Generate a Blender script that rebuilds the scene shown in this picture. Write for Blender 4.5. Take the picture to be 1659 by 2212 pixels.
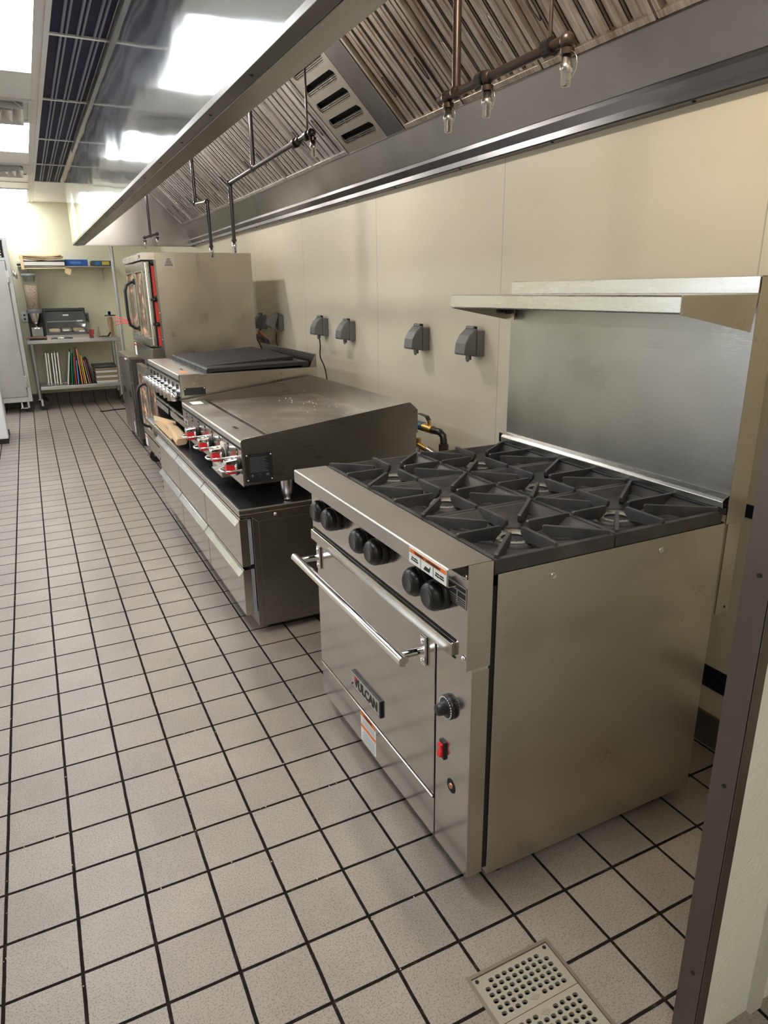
import bpy, math, random
from mathutils import Vector, Matrix
random.seed(7)
for o in list(bpy.data.objects): bpy.data.objects.remove(o)
S = bpy.context.scene
COL = S.collection
PI = math.pi

# ------------------------------------------------------------------ camera
def cam_matrix(yaw, pitch, roll):
    cy, sy, cp, sp = math.cos(yaw), math.sin(yaw), math.cos(pitch), math.sin(pitch)
    f = Vector((sy*cp, cy*cp, sp)); r = Vector((cy, -sy, 0)); u = r.cross(f)
    c, s = math.cos(roll), math.sin(roll)
    R = c*r + s*u; U = -s*r + c*u
    return Matrix(((R.x, U.x, -f.x), (R.y, U.y, -f.y), (R.z, U.z, -f.z)))
cd = bpy.data.cameras.new('camera'); cam = bpy.data.objects.new('camera', cd); COL.objects.link(cam)
cd.sensor_fit = 'HORIZONTAL'; cd.sensor_width = 36; cd.lens = 36*1487.3/1659
cd.clip_start = .02; cd.clip_end = 60
cam.matrix_world = Matrix.Translation((.26495, -1.50517, 1.45635)) @ cam_matrix(.459157, -.312016, -.013193).to_4x4()
S.camera = cam
# ------------------------------------------------------------------ world, exposure
W = bpy.data.worlds.new('world'); S.world = W; W.use_nodes = True
W.node_tree.nodes['Background'].inputs[0].default_value = (.8, .87, 1, 1)
W.node_tree.nodes['Background'].inputs[1].default_value = .06
S.view_settings.view_transform = 'Standard'; S.view_settings.look = 'None'
S.view_settings.exposure = 0.65; S.view_settings.gamma = 1; S.view_settings.use_curve_mapping = False
LIGHT_PANEL = 7.5      # emission of the ceiling troffers
HOOD_LAMP = 26.0       # watts of each hood lamp
ADDED_WINDOW = 2.4  # emission of the added windows on the unseen left wall

# ------------------------------------------------------------------ materials
def nodes(name):
    m = bpy.data.materials.new(name); m.use_nodes = True
    nt = m.node_tree; b = nt.nodes['Principled BSDF']
    return m, nt, b
def N(nt, t, **k):
    n = nt.nodes.new(t)
    for a, v in k.items():
        if a.startswith('i_'): n.inputs[a[2:].replace('_', ' ')].default_value = v
        else: setattr(n, a, v)
    return n
def plain(name, col, rough=.5, metal=0., spec=.5, emit=None, es=1, trans=0, alpha=1):
    m, nt, b = nodes(name)
    b.inputs['Base Color'].default_value = (*col, 1); b.inputs['Roughness'].default_value = rough
    b.inputs['Metallic'].default_value = metal; b.inputs['Specular IOR Level'].default_value = spec
    if emit: b.inputs['Emission Color'].default_value = (*emit, 1); b.inputs['Emission Strength'].default_value = es
    if trans: b.inputs['Transmission Weight'].default_value = trans
    if alpha < 1: b.inputs['Alpha'].default_value = alpha
    return m
def ramp(nt, fac, stops):
    r = N(nt, 'ShaderNodeValToRGB'); e = r.color_ramp.elements
    while len(e) < len(stops): e.new(.5)
    for i, (p, c) in enumerate(stops): e[i].position = p; e[i].color = (*c, 1) if len(c) == 3 else c
    nt.links.new(fac, r.inputs[0]); return r
def noise(nt, scale, sc=(1, 1, 1), detail=4, rough=.55, dist=0):
    tc = N(nt, 'ShaderNodeTexCoord'); mp = N(nt, 'ShaderNodeMapping'); mp.inputs['Scale'].default_value = sc
    g = nt.nodes.get('geo') or N(nt, 'ShaderNodeNewGeometry', name='geo')
    nt.links.new(g.outputs['Position'], mp.inputs[0])
    n = N(nt, 'ShaderNodeTexNoise'); n.inputs['Scale'].default_value = scale; n.inputs['Detail'].default_value = detail
    n.inputs['Roughness'].default_value = rough; n.inputs['Distortion'].default_value = dist
    nt.links.new(mp.outputs[0], n.inputs['Vector']); return n
def steel(name, col=(.60, .585, .56), rough=.3, brush=(1, 1, 60), var=.12, bump=.04, smudge=.5, warp=0., warpscale=1.5, metal=1.):
    """brushed stainless: fine streaks, broad smudges that change the gloss, slightly uneven sheet"""
    m, nt, b = nodes(name); L = nt.links
    b.inputs['Metallic'].default_value = metal
    n1 = noise(nt, 5, brush, 5, .7); n2 = noise(nt, 1.9, (1, 1, 1), 3, .5, .4); n3 = noise(nt, 4, (1, 1, 1), 3, .5)
    mr = N(nt, 'ShaderNodeMapRange'); mr.inputs[3].default_value = max(.02, rough-var); mr.inputs[4].default_value = rough+var
    mr.inputs[1].default_value = .3; mr.inputs[2].default_value = .7
    mx = N(nt, 'ShaderNodeMix', data_type='FLOAT'); mx.inputs[0].default_value = .5
    L.new(n1.outputs[0], mx.inputs[2]); L.new(n3.outputs[0], mx.inputs[3]); L.new(mx.outputs[0], mr.inputs[0]); L.new(mr.outputs[0], b.inputs['Roughness'])
    c1 = tuple(c*(1-.22*smudge) for c in col); c2 = tuple(min(1, c*(1+.10*smudge)) for c in col)
    r = ramp(nt, n2.outputs[0], [(.34, c1), (.5, col), (.66, c2)])
    L.new(r.outputs[0], b.inputs['Base Color'])
    bp = N(nt, 'ShaderNodeBump'); bp.inputs['Strength'].default_value = bump; bp.inputs['Distance'].default_value = .002
    L.new(n1.outputs[0], bp.inputs['Height'])
    if warp:
        n4 = noise(nt, warpscale, (1, 1, .5), 1.5, .4)
        b2 = N(nt, 'ShaderNodeBump'); b2.inputs['Strength'].default_value = 1; b2.inputs['Distance'].default_value = warp
        L.new(n4.outputs[0], b2.inputs['Height']); L.new(b2.outputs[0], bp.inputs['Normal'])
    L.new(bp.outputs[0], b.inputs['Normal'])
    return m
M = {}
M['steel'] = steel('brushed_steel', (.54, .515, .48), .18, (1, 1, 40), .05, .02, .35, .004, 3)
M['steel_side'] = steel('brushed_steel_side', (.50, .47, .41), .33, (1, 30, 1), .10, .03, .8)
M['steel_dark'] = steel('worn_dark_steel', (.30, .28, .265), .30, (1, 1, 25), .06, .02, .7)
M['steel_top'] = steel('brushed_steel_top', (.50, .48, .46), .36, (40, 1, 1), .08, .03, .5)
M['steel_back'] = steel('brushed_steel_backguard', (.39, .385, .375), .33, (1, 6, 90), .08, .12, 1.1)
M['steel_bright'] = steel('bright_steel_edge', (.64, .63, .61), .28, (1, 1, 20), .06, .02, .2)
M['table_steel'] = steel('table_steel', (.55, .54, .53), .34, (30, 1, 1), .08, .02, .5, metal=.9)
M['mirror'] = steel('polished_hood_steel', (.76, .80, .83), .085, (1, 30, .3), .02, .004, .5, .022, 1.1, metal=.93)
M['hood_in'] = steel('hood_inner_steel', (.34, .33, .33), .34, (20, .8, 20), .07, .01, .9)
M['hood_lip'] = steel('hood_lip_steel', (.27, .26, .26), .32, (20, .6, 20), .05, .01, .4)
M['guard'] = steel('scuffed_corner_guard', (.17, .15, .135), .38, (8, 8, .8), .06, .01, 1.2)
M['chrome'] = plain('chrome', (.85, .85, .86), .07, 1)
M['chrome_dull'] = plain('dull_chrome', (.62, .60, .58), .25, 1)
M['dark_top'] = steel('dark_polished_top', (.34, .34, .36), .30, (1, 20, 1), .08, .02, .8)
M['black_gap'] = plain('dark_gap', (.008, .008, .008), .9)
M['black_plastic'] = plain('black_plastic', (.012, .012, .013), .32)
M['black_rubber'] = plain('black_rubber', (.015, .015, .015), .7)
M['black_paint'] = plain('black_painted_metal', (.02, .02, .022), .35)
M['grey_plastic'] = plain('grey_plastic', (.16, .165, .175), .42)
M['grey_dark'] = plain('dark_grey_plastic', (.06, .062, .068), .45)
M['white_label'] = plain('label_white', (.82, .83, .80), .5)
M['orange_label'] = plain('label_orange', (.80, .20, .04), .5)
M['ink'] = plain('label_ink', (.02, .02, .02), .6)
M['silver_label'] = plain('label_silver', (.55, .53, .50), .35, .6)
M['red_plastic'] = plain('red_plastic', (.75, .015, .02), .3)
M['red_panel'] = plain('red_panel', (.62, .035, .03), .35)
M['copper'] = plain('copper', (.70, .33, .20), .3, 1)
M['brass'] = plain('brass', (.72, .48, .18), .3, 1)
M['orange_plastic'] = plain('orange_plastic', (.75, .20, .06), .5)
M['black_glass'] = plain('smoked_glass', (.02, .02, .02), .1)
M['glass'] = plain('clear_plastic', (.93, .95, .95), .03, 0, .5, trans=.96)
M['glass'].node_tree.nodes['Principled BSDF'].inputs['IOR'].default_value = 1.12
M['pipe'] = plain('black_iron_pipe', (.05, .045, .045), .28, .7)
M['pipe_rust'] = plain('brown_iron_pipe', (.055, .036, .030), .36, .45)
M['white_paint'] = plain('white_enamel', (.80, .80, .82), .35)
M['ceil_metal'] = plain('white_ceiling_metal', (.62, .60, .56), .5)
M['white_wood'] = plain('white_board', (.75, .73, .66), .5)
M['kraft'] = plain('kraft_paper', (.62, .42, .24), .75)
M['kraft_l'] = plain('light_kraft_paper', (.78, .58, .34), .7)
M['paper'] = plain('paper', (.75, .72, .66), .8)
M['cork'] = plain('brown_fibre_trays', (.33, .25, .18), .85)
M['navy'] = plain('dark_navy_tile', (.012, .013, .03), .35)
M['galv'] = steel('galvanised_tube', (.42, .42, .42), .38, (1, 1, 10), .08, .02, .8)

def cast_iron():
    m, nt, b = nodes('cast_iron'); L = nt.links
    b.inputs['Metallic'].default_value = .35; b.inputs['Roughness'].default_value = .48
    n = noise(nt, 420, (1, 1, 1), 3, .6); n2 = noise(nt, 12, (1, 1, 1), 4)
    r = ramp(nt, n2.outputs[0], [(.35, (.038, .037, .038)), (.65, (.072, .068, .068))]); L.new(r.outputs[0], b.inputs['Base Color'])
    bp = N(nt, 'ShaderNodeBump'); bp.inputs['Strength'].default_value = .35; bp.inputs['Distance'].default_value = .001
    L.new(n.outputs[0], bp.inputs['Height']); L.new(bp.outputs[0], b.inputs['Normal']); return m
M['iron'] = cast_iron()
M['iron_black'] = plain('charred_iron', (.022, .021, .024), .5, .2)

def griddle_plate():
    m, nt, b = nodes('griddle_plate'); L = nt.links
    b.inputs['Metallic'].default_value = .85
    n = noise(nt, 3, (1, 1, 1), 6, .6, 1.2); n1 = noise(nt, 5, (30, 1, 1), 4, .7)
    r = ramp(nt, n.outputs[0], [(.3, (.20, .18, .16)), (.55, (.32, .29, .26)), (.75, (.55, .53, .50))]); L.new(r.outputs[0], b.inputs['Base Color'])
    mr = N(nt, 'ShaderNodeMapRange'); mr.inputs[3].default_value = .25; mr.inputs[4].default_value = .5; L.new(n1.outputs[0], mr.inputs[0]); L.new(mr.outputs[0], b.inputs['Roughness'])
    return m
M['griddle'] = griddle_plate()

TS = .159
def floor_mat():
    m, nt, b = nodes('quarry_tile'); L = nt.links
    g = N(nt, 'ShaderNodeNewGeometry', name='geo')
    wob = noise(nt, 14, (1, 1, 0), 2); 
    add = N(nt, 'ShaderNodeVectorMath', operation='MULTIPLY_ADD'); add.inputs[1].default_value = (.002, .002, 0)
    L.new(wob.outputs['Color'], add.inputs[0]); L.new(g.outputs['Position'], add.inputs[2])
    off = N(nt, 'ShaderNodeVectorMath', operation='ADD'); off.inputs[1].default_value = (TS*100-.001, TS*100-.001, 0); L.new(add.outputs[0], off.inputs[0])
    br = N(nt, 'ShaderNodeTexBrick'); br.offset = 0; br.squash = 1
    for k, v in (('Scale', 1), ('Mortar Size', .0046), ('Mortar Smooth', .25), ('Bias', 0), ('Brick Width', TS), ('Row Height', TS)): br.inputs[k].default_value = v
    br.inputs['Color1'].default_value = (.330, .288, .250, 1); br.inputs['Color2'].default_value = (.285, .248, .214, 1)
    br.inputs['Mortar'].default_value = (.5, .5, .5, 1)
    L.new(off.outputs[0], br.inputs['Vector'])
    sp = noise(nt, 260, (1, 1, 0), 2, .5); spr = ramp(nt, sp.outputs[0], [(.38, (.35, .32, .30)), (.47, (1, 1, 1))])
    bl = noise(nt, 3.5, (1, 1, 0), 5, .6); blr = ramp(nt, bl.outputs[0], [(.3, (.86, .86, .87)), (.7, (1.08, 1.06, 1.03))])
    m1 = N(nt, 'ShaderNodeMix', data_type='RGBA', blend_type='MULTIPLY'); m1.inputs[0].default_value = .6
    L.new(br.outputs['Color'], m1.inputs[6]); L.new(spr.outputs[0], m1.inputs[7])
    m2 = N(nt, 'ShaderNodeMix', data_type='RGBA', blend_type='MULTIPLY'); m2.inputs[0].default_value = 1
    L.new(m1.outputs[2], m2.inputs[6]); L.new(blr.outputs[0], m2.inputs[7])
    gn = noise(nt, 30, (1, 1, 0), 5, .7); gr = ramp(nt, gn.outputs[0], [(.35, (.006, .005, .004)), (.60, (.020, .014, .010)), (.75, (.11, .09, .075))])
    m3 = N(nt, 'ShaderNodeMix', data_type='RGBA'); L.new(br.outputs['Fac'], m3.inputs[0]); L.new(m2.outputs[2], m3.inputs[6]); L.new(gr.outputs[0], m3.inputs[7])
    L.new(m3.outputs[2], b.inputs['Base Color'])
    for nm, k0, k1 in (('Roughness', .5, .38), ('Specular IOR Level', -.45, .55)):
        mm = N(nt, 'ShaderNodeMath', operation='MULTIPLY_ADD'); mm.inputs[1].default_value = k0; mm.inputs[2].default_value = k1; L.new(br.outputs['Fac'], mm.inputs[0]); L.new(mm.outputs[0], b.inputs[nm])
    inv = N(nt, 'ShaderNodeMath', operation='MULTIPLY_ADD'); inv.inputs[1].default_value = -1; inv.inputs[2].default_value = 1; L.new(br.outputs['Fac'], inv.inputs[0])
    ad = N(nt, 'ShaderNodeMath', operation='MULTIPLY_ADD'); ad.inputs[1].default_value = .12; L.new(sp.outputs[0], ad.inputs[0]); L.new(inv.outputs[0], ad.inputs[2])
    bp = N(nt, 'ShaderNodeBump'); bp.inputs['Strength'].default_value = .6; bp.inputs['Distance'].default_value = .002
    L.new(ad.outputs[0], bp.inputs['Height']); L.new(bp.outputs[0], b.inputs['Normal']); return m
M['floor'] = floor_mat()

def wall_mat(name, col, seams=None, s0=1.035, pitch=1.2, seamcol=(.45, .44, .38), bumps=.25, axis=1):
    m, nt, b = nodes(name); L = nt.links
    n = noise(nt, 1.1, (1, 1, 1), 4); c1 = tuple(c*.94 for c in col); c2 = tuple(min(1, c*1.04) for c in col)
    r = ramp(nt, n.outputs[0], [(.3, c1), (.7, c2)]); out = r.outputs[0]
    n2 = noise(nt, 130, (1, 1, 1), 3, .5)
    bp = N(nt, 'ShaderNodeBump'); bp.inputs['Strength'].default_value = bumps; bp.inputs['Distance'].default_value = .002
    L.new(n2.outputs[0], bp.inputs['Height']); L.new(bp.outputs[0], b.inputs['Normal'])
    if seams:
        g = nt.nodes['geo']; sx = N(nt, 'ShaderNodeSeparateXYZ'); L.new(g.outputs['Position'], sx.inputs[0])
        a = N(nt, 'ShaderNodeMath', operation='SUBTRACT'); a.inputs[1].default_value = s0-pitch*20; L.new(sx.outputs[axis], a.inputs[0])
        p = N(nt, 'ShaderNodeMath', operation='PINGPONG'); p.inputs[1].default_value = pitch/2; L.new(a.outputs[0], p.inputs[0])
        lt = N(nt, 'ShaderNodeMath', operation='LESS_THAN'); lt.inputs[1].default_value = .0022; L.new(p.outputs[0], lt.inputs[0])
        mx = N(nt, 'ShaderNodeMix', data_type='RGBA'); L.new(lt.outputs[0], mx.inputs[0]); L.new(out, mx.inputs[6]); mx.inputs[7].default_value = (*seamcol, 1); out = mx.outputs[2]
    L.new(out, b.inputs['Base Color']); b.inputs['Roughness'].default_value = .42; b.inputs['Specular IOR Level'].default_value = .4
    return m
M['wall'] = wall_mat('cream_wall_panel', (.74, .69, .555), True)
M['wall_plain'] = wall_mat('cream_painted_wall', (.72, .69, .50), None)
M['frp'] = wall_mat('textured_white_panel', (.84, .83, .74), None, bumps=1.0)
M['ceil'] = wall_mat('ceiling_tile', (.80, .78, .74), None, bumps=.3)
M['tbar'] = plain('ceiling_grid', (.66, .63, .58), .5)
M['panel_light'] = plain('light_diffuser', (.9, .95, 1), .5, emit=(.95, .98, 1), es=LIGHT_PANEL)
M['hood_lamp'] = plain('lamp_glass', (.9, .9, .9), .5, emit=(1, .86, .66), es=30)
M['window'] = plain('daylight_window', (.7, .8, 1), .3, emit=(.86, .92, 1), es=ADDED_WINDOW)  # glow of the added windows, a soft light from the left

def plenum_mat():
    m, nt, b = nodes('perforated_plenum'); L = nt.links
    n = noise(nt, 900, (1, 1, 1), 1); r = ramp(nt, n.outputs[0], [(.45, (.003, .004, .018)), (.62, (.012, .014, .045))])
    L.new(r.outputs[0], b.inputs['Base Color']); b.inputs['Roughness'].default_value = .7; b.inputs['Specular IOR Level'].default_value = .15; return m
M['plenum'] = plenum_mat()
M['plenum_rib'] = plain('plenum_rib', (.16, .16, .19), .5)

def filter_mat(name, base, stain, amt):
    m, nt, b = nodes(name); L = nt.links
    n = noise(nt, 4, (1, 5, 1), 4, .6, 0); n1 = noise(nt, 16, (.15, 6, .15), 3, .6)
    r = ramp(nt, n.outputs[0], [(.5-amt*.3, base), (.5+.25*(1-amt)+.08, stain)])
    r2 = ramp(nt, n1.outputs[0], [(.35, (.6, .58, .56)), (.65, (1, 1, 1))])
    mx = N(nt, 'ShaderNodeMix', data_type='RGBA', blend_type='MULTIPLY'); mx.inputs[0].default_value = .8
    L.new(r.outputs[0], mx.inputs[6]); L.new(r2.outputs[0], mx.inputs[7]); L.new(mx.outputs[2], b.inputs['Base Color'])
    b.inputs['Metallic'].default_value = .7; b.inputs['Roughness'].default_value = .42; return m
M['filter'] = filter_mat('baffle_filter_steel', (.62, .61, .62), (.40, .36, .33), .25)
M['filter_g'] = filter_mat('greasy_baffle_steel', (.60, .55, .51), (.27, .17, .11), .35)
def cereal_mat():
    m, nt, b = nodes('oat_cereal'); L = nt.links
    n = noise(nt, 130, (1, 1, 1), 2); r = ramp(nt, n.outputs[0], [(.35, (.28, .17, .11)), (.5, (.62, .46, .33)), (.65, (.80, .68, .52))])
    L.new(r.outputs[0], b.inputs['Base Color']); b.inputs['Roughness'].default_value = .8; return m
M['cereal'] = cereal_mat()
def glow_glass():
    # oven window: dark glass, lit racks and reflections painted as mottled emission
    m, nt, b = nodes('oven_window'); L = nt.links
    n = noise(nt, 6, (1, 1, 1.8), 4, .6, .3); r = ramp(nt, n.outputs[0], [(.45, (.035, .02, .015)), (.55, (.22, .11, .07)), (.64, (.9, .52, .30)), (.74, (1, .86, .62))])
    b.inputs['Base Color'].default_value = (.05, .035, .03, 1); b.inputs['Roughness'].default_value = .08
    L.new(r.outputs[0], b.inputs['Emission Color']); b.inputs['Emission Strength'].default_value = .6; return m
M['oven_glass'] = glow_glass()

# ------------------------------------------------------------------ mesh builder
class MB:
    def __init__(s): s.v = []; s.f = []; s.mi = []; s.sm = []
    def add(s, vs, fs, mi=0, smooth=False):
        o = len(s.v); s.v += [Vector(v) for v in vs]
        for f in fs: s.f.append([o+i for i in f]); s.mi.append(mi); s.sm.append(smooth)
        return s
    def box(s, x0, x1, y0, y1, z0, z1, mi=0):
        vs = [(x, y, z) for x in (x0, x1) for y in (y0, y1) for z in (z0, z1)]
        return s.add(vs, [(0, 1, 3, 2), (4, 6, 7, 5), (0, 4, 5, 1), (2, 3, 7, 6), (0, 2, 6, 4), (1, 5, 7, 3)], mi)
    def quad(s, a, b, c, d, mi=0): return s.add([a, b, c, d], [(0, 1, 2, 3)], mi)
    def prism(s, pts, axis, a, b, mi=0):
        """polygon pts in the two other axes, extruded along axis from a to b"""
        def P(p, t):
            return {'x': (t, p[0], p[1]), 'y': (p[0], t, p[1]), 'z': (p[0], p[1], t)}[axis]
        n = len(pts); vs = [P(p, a) for p in pts] + [P(p, b) for p in pts]
        fs = [tuple(range(n)), tuple(range(2*n-1, n-1, -1))] + [(i, (i+1) % n, n+(i+1) % n, n+i) for i in range(n)]
        return s.add(vs, fs, mi)
    def sheet(s, path, axis, a, b, t=.003, mi=0):
        """thin folded sheet along an open path, extruded"""
        off = []
        for i, p in enumerate(path):
            d = Vector((0, 0))
            if i: d += (Vector(path[i])-Vector(path[i-1])).normalized()
            if i < len(path)-1: d += (Vector(path[i+1])-Vector(path[i])).normalized()
            d.normalize(); off.append((p[0]-d.y*t, p[1]+d.x*t))
        for i in range(len(path)-1):
            s.prism([path[i], path[i+1], off[i+1], off[i]], axis, a, b, mi)
        return s
    def frame(s, d):
        d = Vector(d).normalized(); a = Vector((0, 0, 1)) if abs(d.z) < .9 else Vector((1, 0, 0))
        x = d.cross(a).normalized(); return x, d.cross(x).normalized(), d
    def cyl(s, p0, p1, r0, r1=None, seg=20, mi=0, caps=True):
        r1 = r0 if r1 is None else r1; p0 = Vector(p0); p1 = Vector(p1); x, y, d = s.frame(p1-p0)
        vs = []
        for p, r in ((p0, r0), (p1, r1)):
            vs += [p + r*(math.cos(2*PI*i/seg)*x + math.sin(2*PI*i/seg)*y) for i in range(seg)]
        s.add(vs, [(i, (i+1) % seg, seg+(i+1) % seg, seg+i) for i in range(seg)], mi, True)
        if caps: s.add(vs[:seg], [tuple(range(seg-1, -1, -1))], mi); s.add(vs[seg:], [tuple(range(seg))], mi)
        return s
    def lathe(s, p, d, prof, seg=24, mi=0):
        """prof: list of (distance along d, radius)"""
        p = Vector(p); x, y, d = s.frame(d); vs = []
        for h, r in prof:
            vs += [p + d*h + r*(math.cos(2*PI*i/seg)*x + math.sin(2*PI*i/seg)*y) for i in range(seg)]
        fs = [(k*seg+i, k*seg+(i+1) % seg, (k+1)*seg+(i+1) % seg, (k+1)*seg+i) for k in range(len(prof)-1) for i in range(seg)]
        s.add(vs, fs, mi, True); return s
    def tube(s, pts, r, seg=10, mi=0, closed=False):
        pts = [Vector(p) for p in pts]; n = len(pts); rings = []; px = None
        for i, p in enumerate(pts):
            if closed: d = pts[(i+1) % n]-pts[i-1]
            else: d = pts[min(i+1, n-1)]-pts[max(i-1, 0)]
            d.normalize()
            if px is None: px = s.frame(d)[0]
            px = (px - d*px.dot(d)).normalized(); py = d.cross(px)
            rings.append([p + r*(math.cos(2*PI*k/seg)*px + math.sin(2*PI*k/seg)*py) for k in range(seg)])
        vs = [v for q in rings for v in q]; m = n if closed else n-1
        fs = [(i*seg+k, i*seg+(k+1) % seg, ((i+1) % n)*seg+(k+1) % seg, ((i+1) % n)*seg+k) for i in range(m) for k in range(seg)]
        s.add(vs, fs, mi, True)
        if not closed: s.add(rings[0], [tuple(range(seg-1, -1, -1))], mi); s.add(rings[-1], [tuple(range(seg))], mi)
        return s
    def sphere(s, c, r, seg=16, mi=0, sz=1):
        prof = [(r*sz*-math.cos(PI*i/8), max(1e-4, r*math.sin(PI*i/8))) for i in range(9)]
        return s.lathe(c, (0, 0, 1), prof, seg, mi)
    def build(s, name, mats, parent=None, bevel=0, seg=2):
        if not isinstance(mats, (list, tuple)): mats = [mats]
        off = wloc(parent) if parent else Vector((0, 0, 0))
        me = bpy.data.meshes.new(name); me.from_pydata([tuple(v-off) for v in s.v], [], s.f)
        for m in mats: me.materials.append(M[m] if isinstance(m, str) else m)
        for p, mi, sm in zip(me.polygons, s.mi, s.sm): p.material_index = mi; p.use_smooth = sm
        me.validate(); me.update()
        fix_normals(me)
        o = bpy.data.objects.new(name, me); COL.objects.link(o)
        if parent: o.parent = parent
        if bevel:
            b = o.modifiers.new('bevel', 'BEVEL'); b.width = bevel; b.segments = seg; b.limit_method = 'ANGLE'; b.angle_limit = .6
        return o
def fix_normals(me):
    import bmesh
    bm = bmesh.new(); bm.from_mesh(me); bmesh.ops.recalc_face_normals(bm, faces=bm.faces); bm.to_mesh(me); bm.free()
def wloc(o):
    v = Vector((0, 0, 0))
    while o: v += o.location; o = o.parent
    return v
def thing(name, label, cat, loc, group=None):
    o = bpy.data.objects.new(name, None); COL.objects.link(o); o.location = loc; o.empty_display_size = .1
    o['label'] = label; o['category'] = cat
    if group: o['group'] = group
    return o
def tag(o, label, cat, group=None, kind=None):
    o['label'] = label; o['category'] = cat
    if group: o['group'] = group
    if kind: o['kind'] = kind
    return o
def struct(o): o['kind'] = 'structure'; return o
def B(*a, mi=0): return MB().box(*a, mi=mi)
def text(name, s, mat, parent, origin, right, up, size, depth=.0006, bold=0., sx=1.):
    cu = bpy.data.curves.new('t', 'FONT'); cu.body = s; cu.size = size; cu.extrude = depth; cu.offset = bold
    cu.align_x = 'CENTER'; cu.align_y = 'CENTER'; cu.resolution_u = 3
    to = bpy.data.objects.new('t', cu); COL.objects.link(to)
    bpy.context.view_layer.update()
    me = bpy.data.meshes.new_from_object(to.evaluated_get(bpy.context.evaluated_depsgraph_get()))
    bpy.data.objects.remove(to)
    r = Vector(right).normalized(); u = Vector(up).normalized(); n = r.cross(u)
    off = wloc(parent); o3 = Vector(origin)
    for v in me.vertices: v.co = o3 + r*v.co.x*sx + u*v.co.y + n*v.co.z - off
    me.materials.clear(); me.materials.append(M[mat])
    o = bpy.data.objects.new(name, me); COL.objects.link(o); o.parent = parent; return o
def copy_tree(o, loc=None, parent=None):
    c = o.copy(); COL.objects.link(c)
    if parent: c.parent = parent
    if loc is not None: c.location = loc
    for ch in [x for x in bpy.data.objects if x.parent == o]: copy_tree(ch, None, c)
    return c

# ================================================================== ROOM
X1, XL, YN, YF, ZC = 2.09, -5.4, -3.4, 9.2, 2.6
DX0, DX1, DY0, DY1 = .918, 1.142, -.80, -.562      # drain opening
fl = MB()
for a in ((XL, X1+.1, YN, DY0), (XL, X1+.1, DY1, YF+.1), (XL, DX0, DY0, DY1), (DX1, X1+.1, DY0, DY1)): fl.box(*a, -.05, 0)
struct(fl.build('floor', 'floor'))
struct(B(X1, X1+.1, YN, YF+.1, 0, ZC).build('wall_right', 'wall'))
struct(B(XL, X1+.1, YF, YF+.1, 0, ZC).build('wall_far', 'wall_plain'))
struct(B(XL-.1, XL, YN, YF, 0, ZC).build('wall_left', 'wall_plain'))
struct(B(XL, X1+.1, YN-.1, YN, 0, ZC).build('wall_near', 'wall_plain'))
struct(B(XL, X1+.1, YN, YF+.1, ZC, ZC+.05).build('ceiling', 'ceil'))
# tile base along the far wall and the right wall, dark tile bands beside the range
bt = MB().box(-1.0, 2.09, YF-.012, YF, 0, .15)
for i in range(-6, 14): bt.box(i*TS-.004, i*TS+.004, YF-.013, YF-.01, 0, .15, 1)
tilebase = plain('dark_base_tile', (.10, .09, .08), .4)
struct(bt.build('baseboard_far', [tilebase, 'black_gap']))
struct(B(X1-.012, X1, -.84, YF-.012, 0, .11).build('baseboard_right', tilebase))
struct(B(X1-.004, X1, -.84, 1.0, .20, .275).build('trim_1', 'navy'))
struct(B(X1-.004, X1, -.84, 1.0, .80, .84).build('trim_2', 'navy'))
# glowing windows added on the unseen left wall as soft side light
for i, y in enumerate((0.2, 3.4)):
    w = struct(B(XL, XL+.03, y, y+1.9, .95, 2.15).build('window_%d' % (i+1), 'tbar'))
    B(XL+.03, XL+.034, y+.06, y+1.84, 1.01, 2.09).build('pane', 'window', w)
# partition end at the right with steel corner guard and frame
struct(B(1.242, 1.405, -.890, -.845, 0, ZC).build('wall_partition', 'frp'))
gd = MB().box(1.238, 1.241, -.892, -.843, 0, 2.2).box(1.238, 1.262, -.8935, -.8905, 0, 2.2)
g = gd.build('corner_guard', 'guard'); tag(g, 'dull steel corner guard on the white partition edge at right', 'corner guard')
for z in (.18, .62, 1.02): MB().cyl((1.238, -.870, z), (1.2365, -.870, z), .004, seg=10).build('screw', 'black_gap', g)
struct(B(1.405, 1.44, -.900, -.835, 0, ZC).build('trim_3', 'ceil_metal'))
struct(B(1.44, X1, -.890, -.845, 0, ZC).build('wall_return', 'frp'))
# ceiling grid
tb = MB()
for x in (-.115, .500, .535): tb.box(x-.012, x+.012, YN, YF, ZC-.006, ZC)
for y in (1.95, 3.17, 3.78, 4.39, 5.62, 6.25, 6.85, 7.45, 8.04): tb.box(-1.4, .5, y-.012, y+.012, ZC-.006, ZC)
struct(tb.build('trim_4', 'tbar'))
# troffers; the ones out of view are added to light the room
def troffer(x, y, lab):
    t = thing('ceiling_light', lab, 'ceiling light', (x+.305, y+.61, ZC), 'flush ceiling light panels')
    MB().box(x, x+.61, y, y+.02, ZC-.008, ZC).box(x, x+.61, y+1.2, y+1.22, ZC-.008, ZC).box(x, x+.02, y+.02, y+1.2, ZC-.008, ZC).box(x+.59, x+.61, y+.02, y+1.2, ZC-.008, ZC).build('frame', 'tbar', t)
    B(x+.02, x+.59, y+.02, y+1.2, ZC-.006, ZC-.001).build('diffuser', 'panel_light', t)
troffer(-.112, 1.95, 'glowing ceiling light panel nearest the camera, at the top left corner')
troffer(-.112, 4.40, 'glowing ceiling light panel between the two ceiling air vents')
troffer(-.112, 7.98, 'glowing ceiling light panel farthest away, above the refrigerator')
troffer(-.112, -2.93, 'glowing ceiling light panel behind the camera, out of frame')  # unseen panel added to brighten the near end
troffer(-.112, -.49, 'glowing ceiling light panel straight above the camera, out of frame')  # unseen panel added for light around the camera
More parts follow.
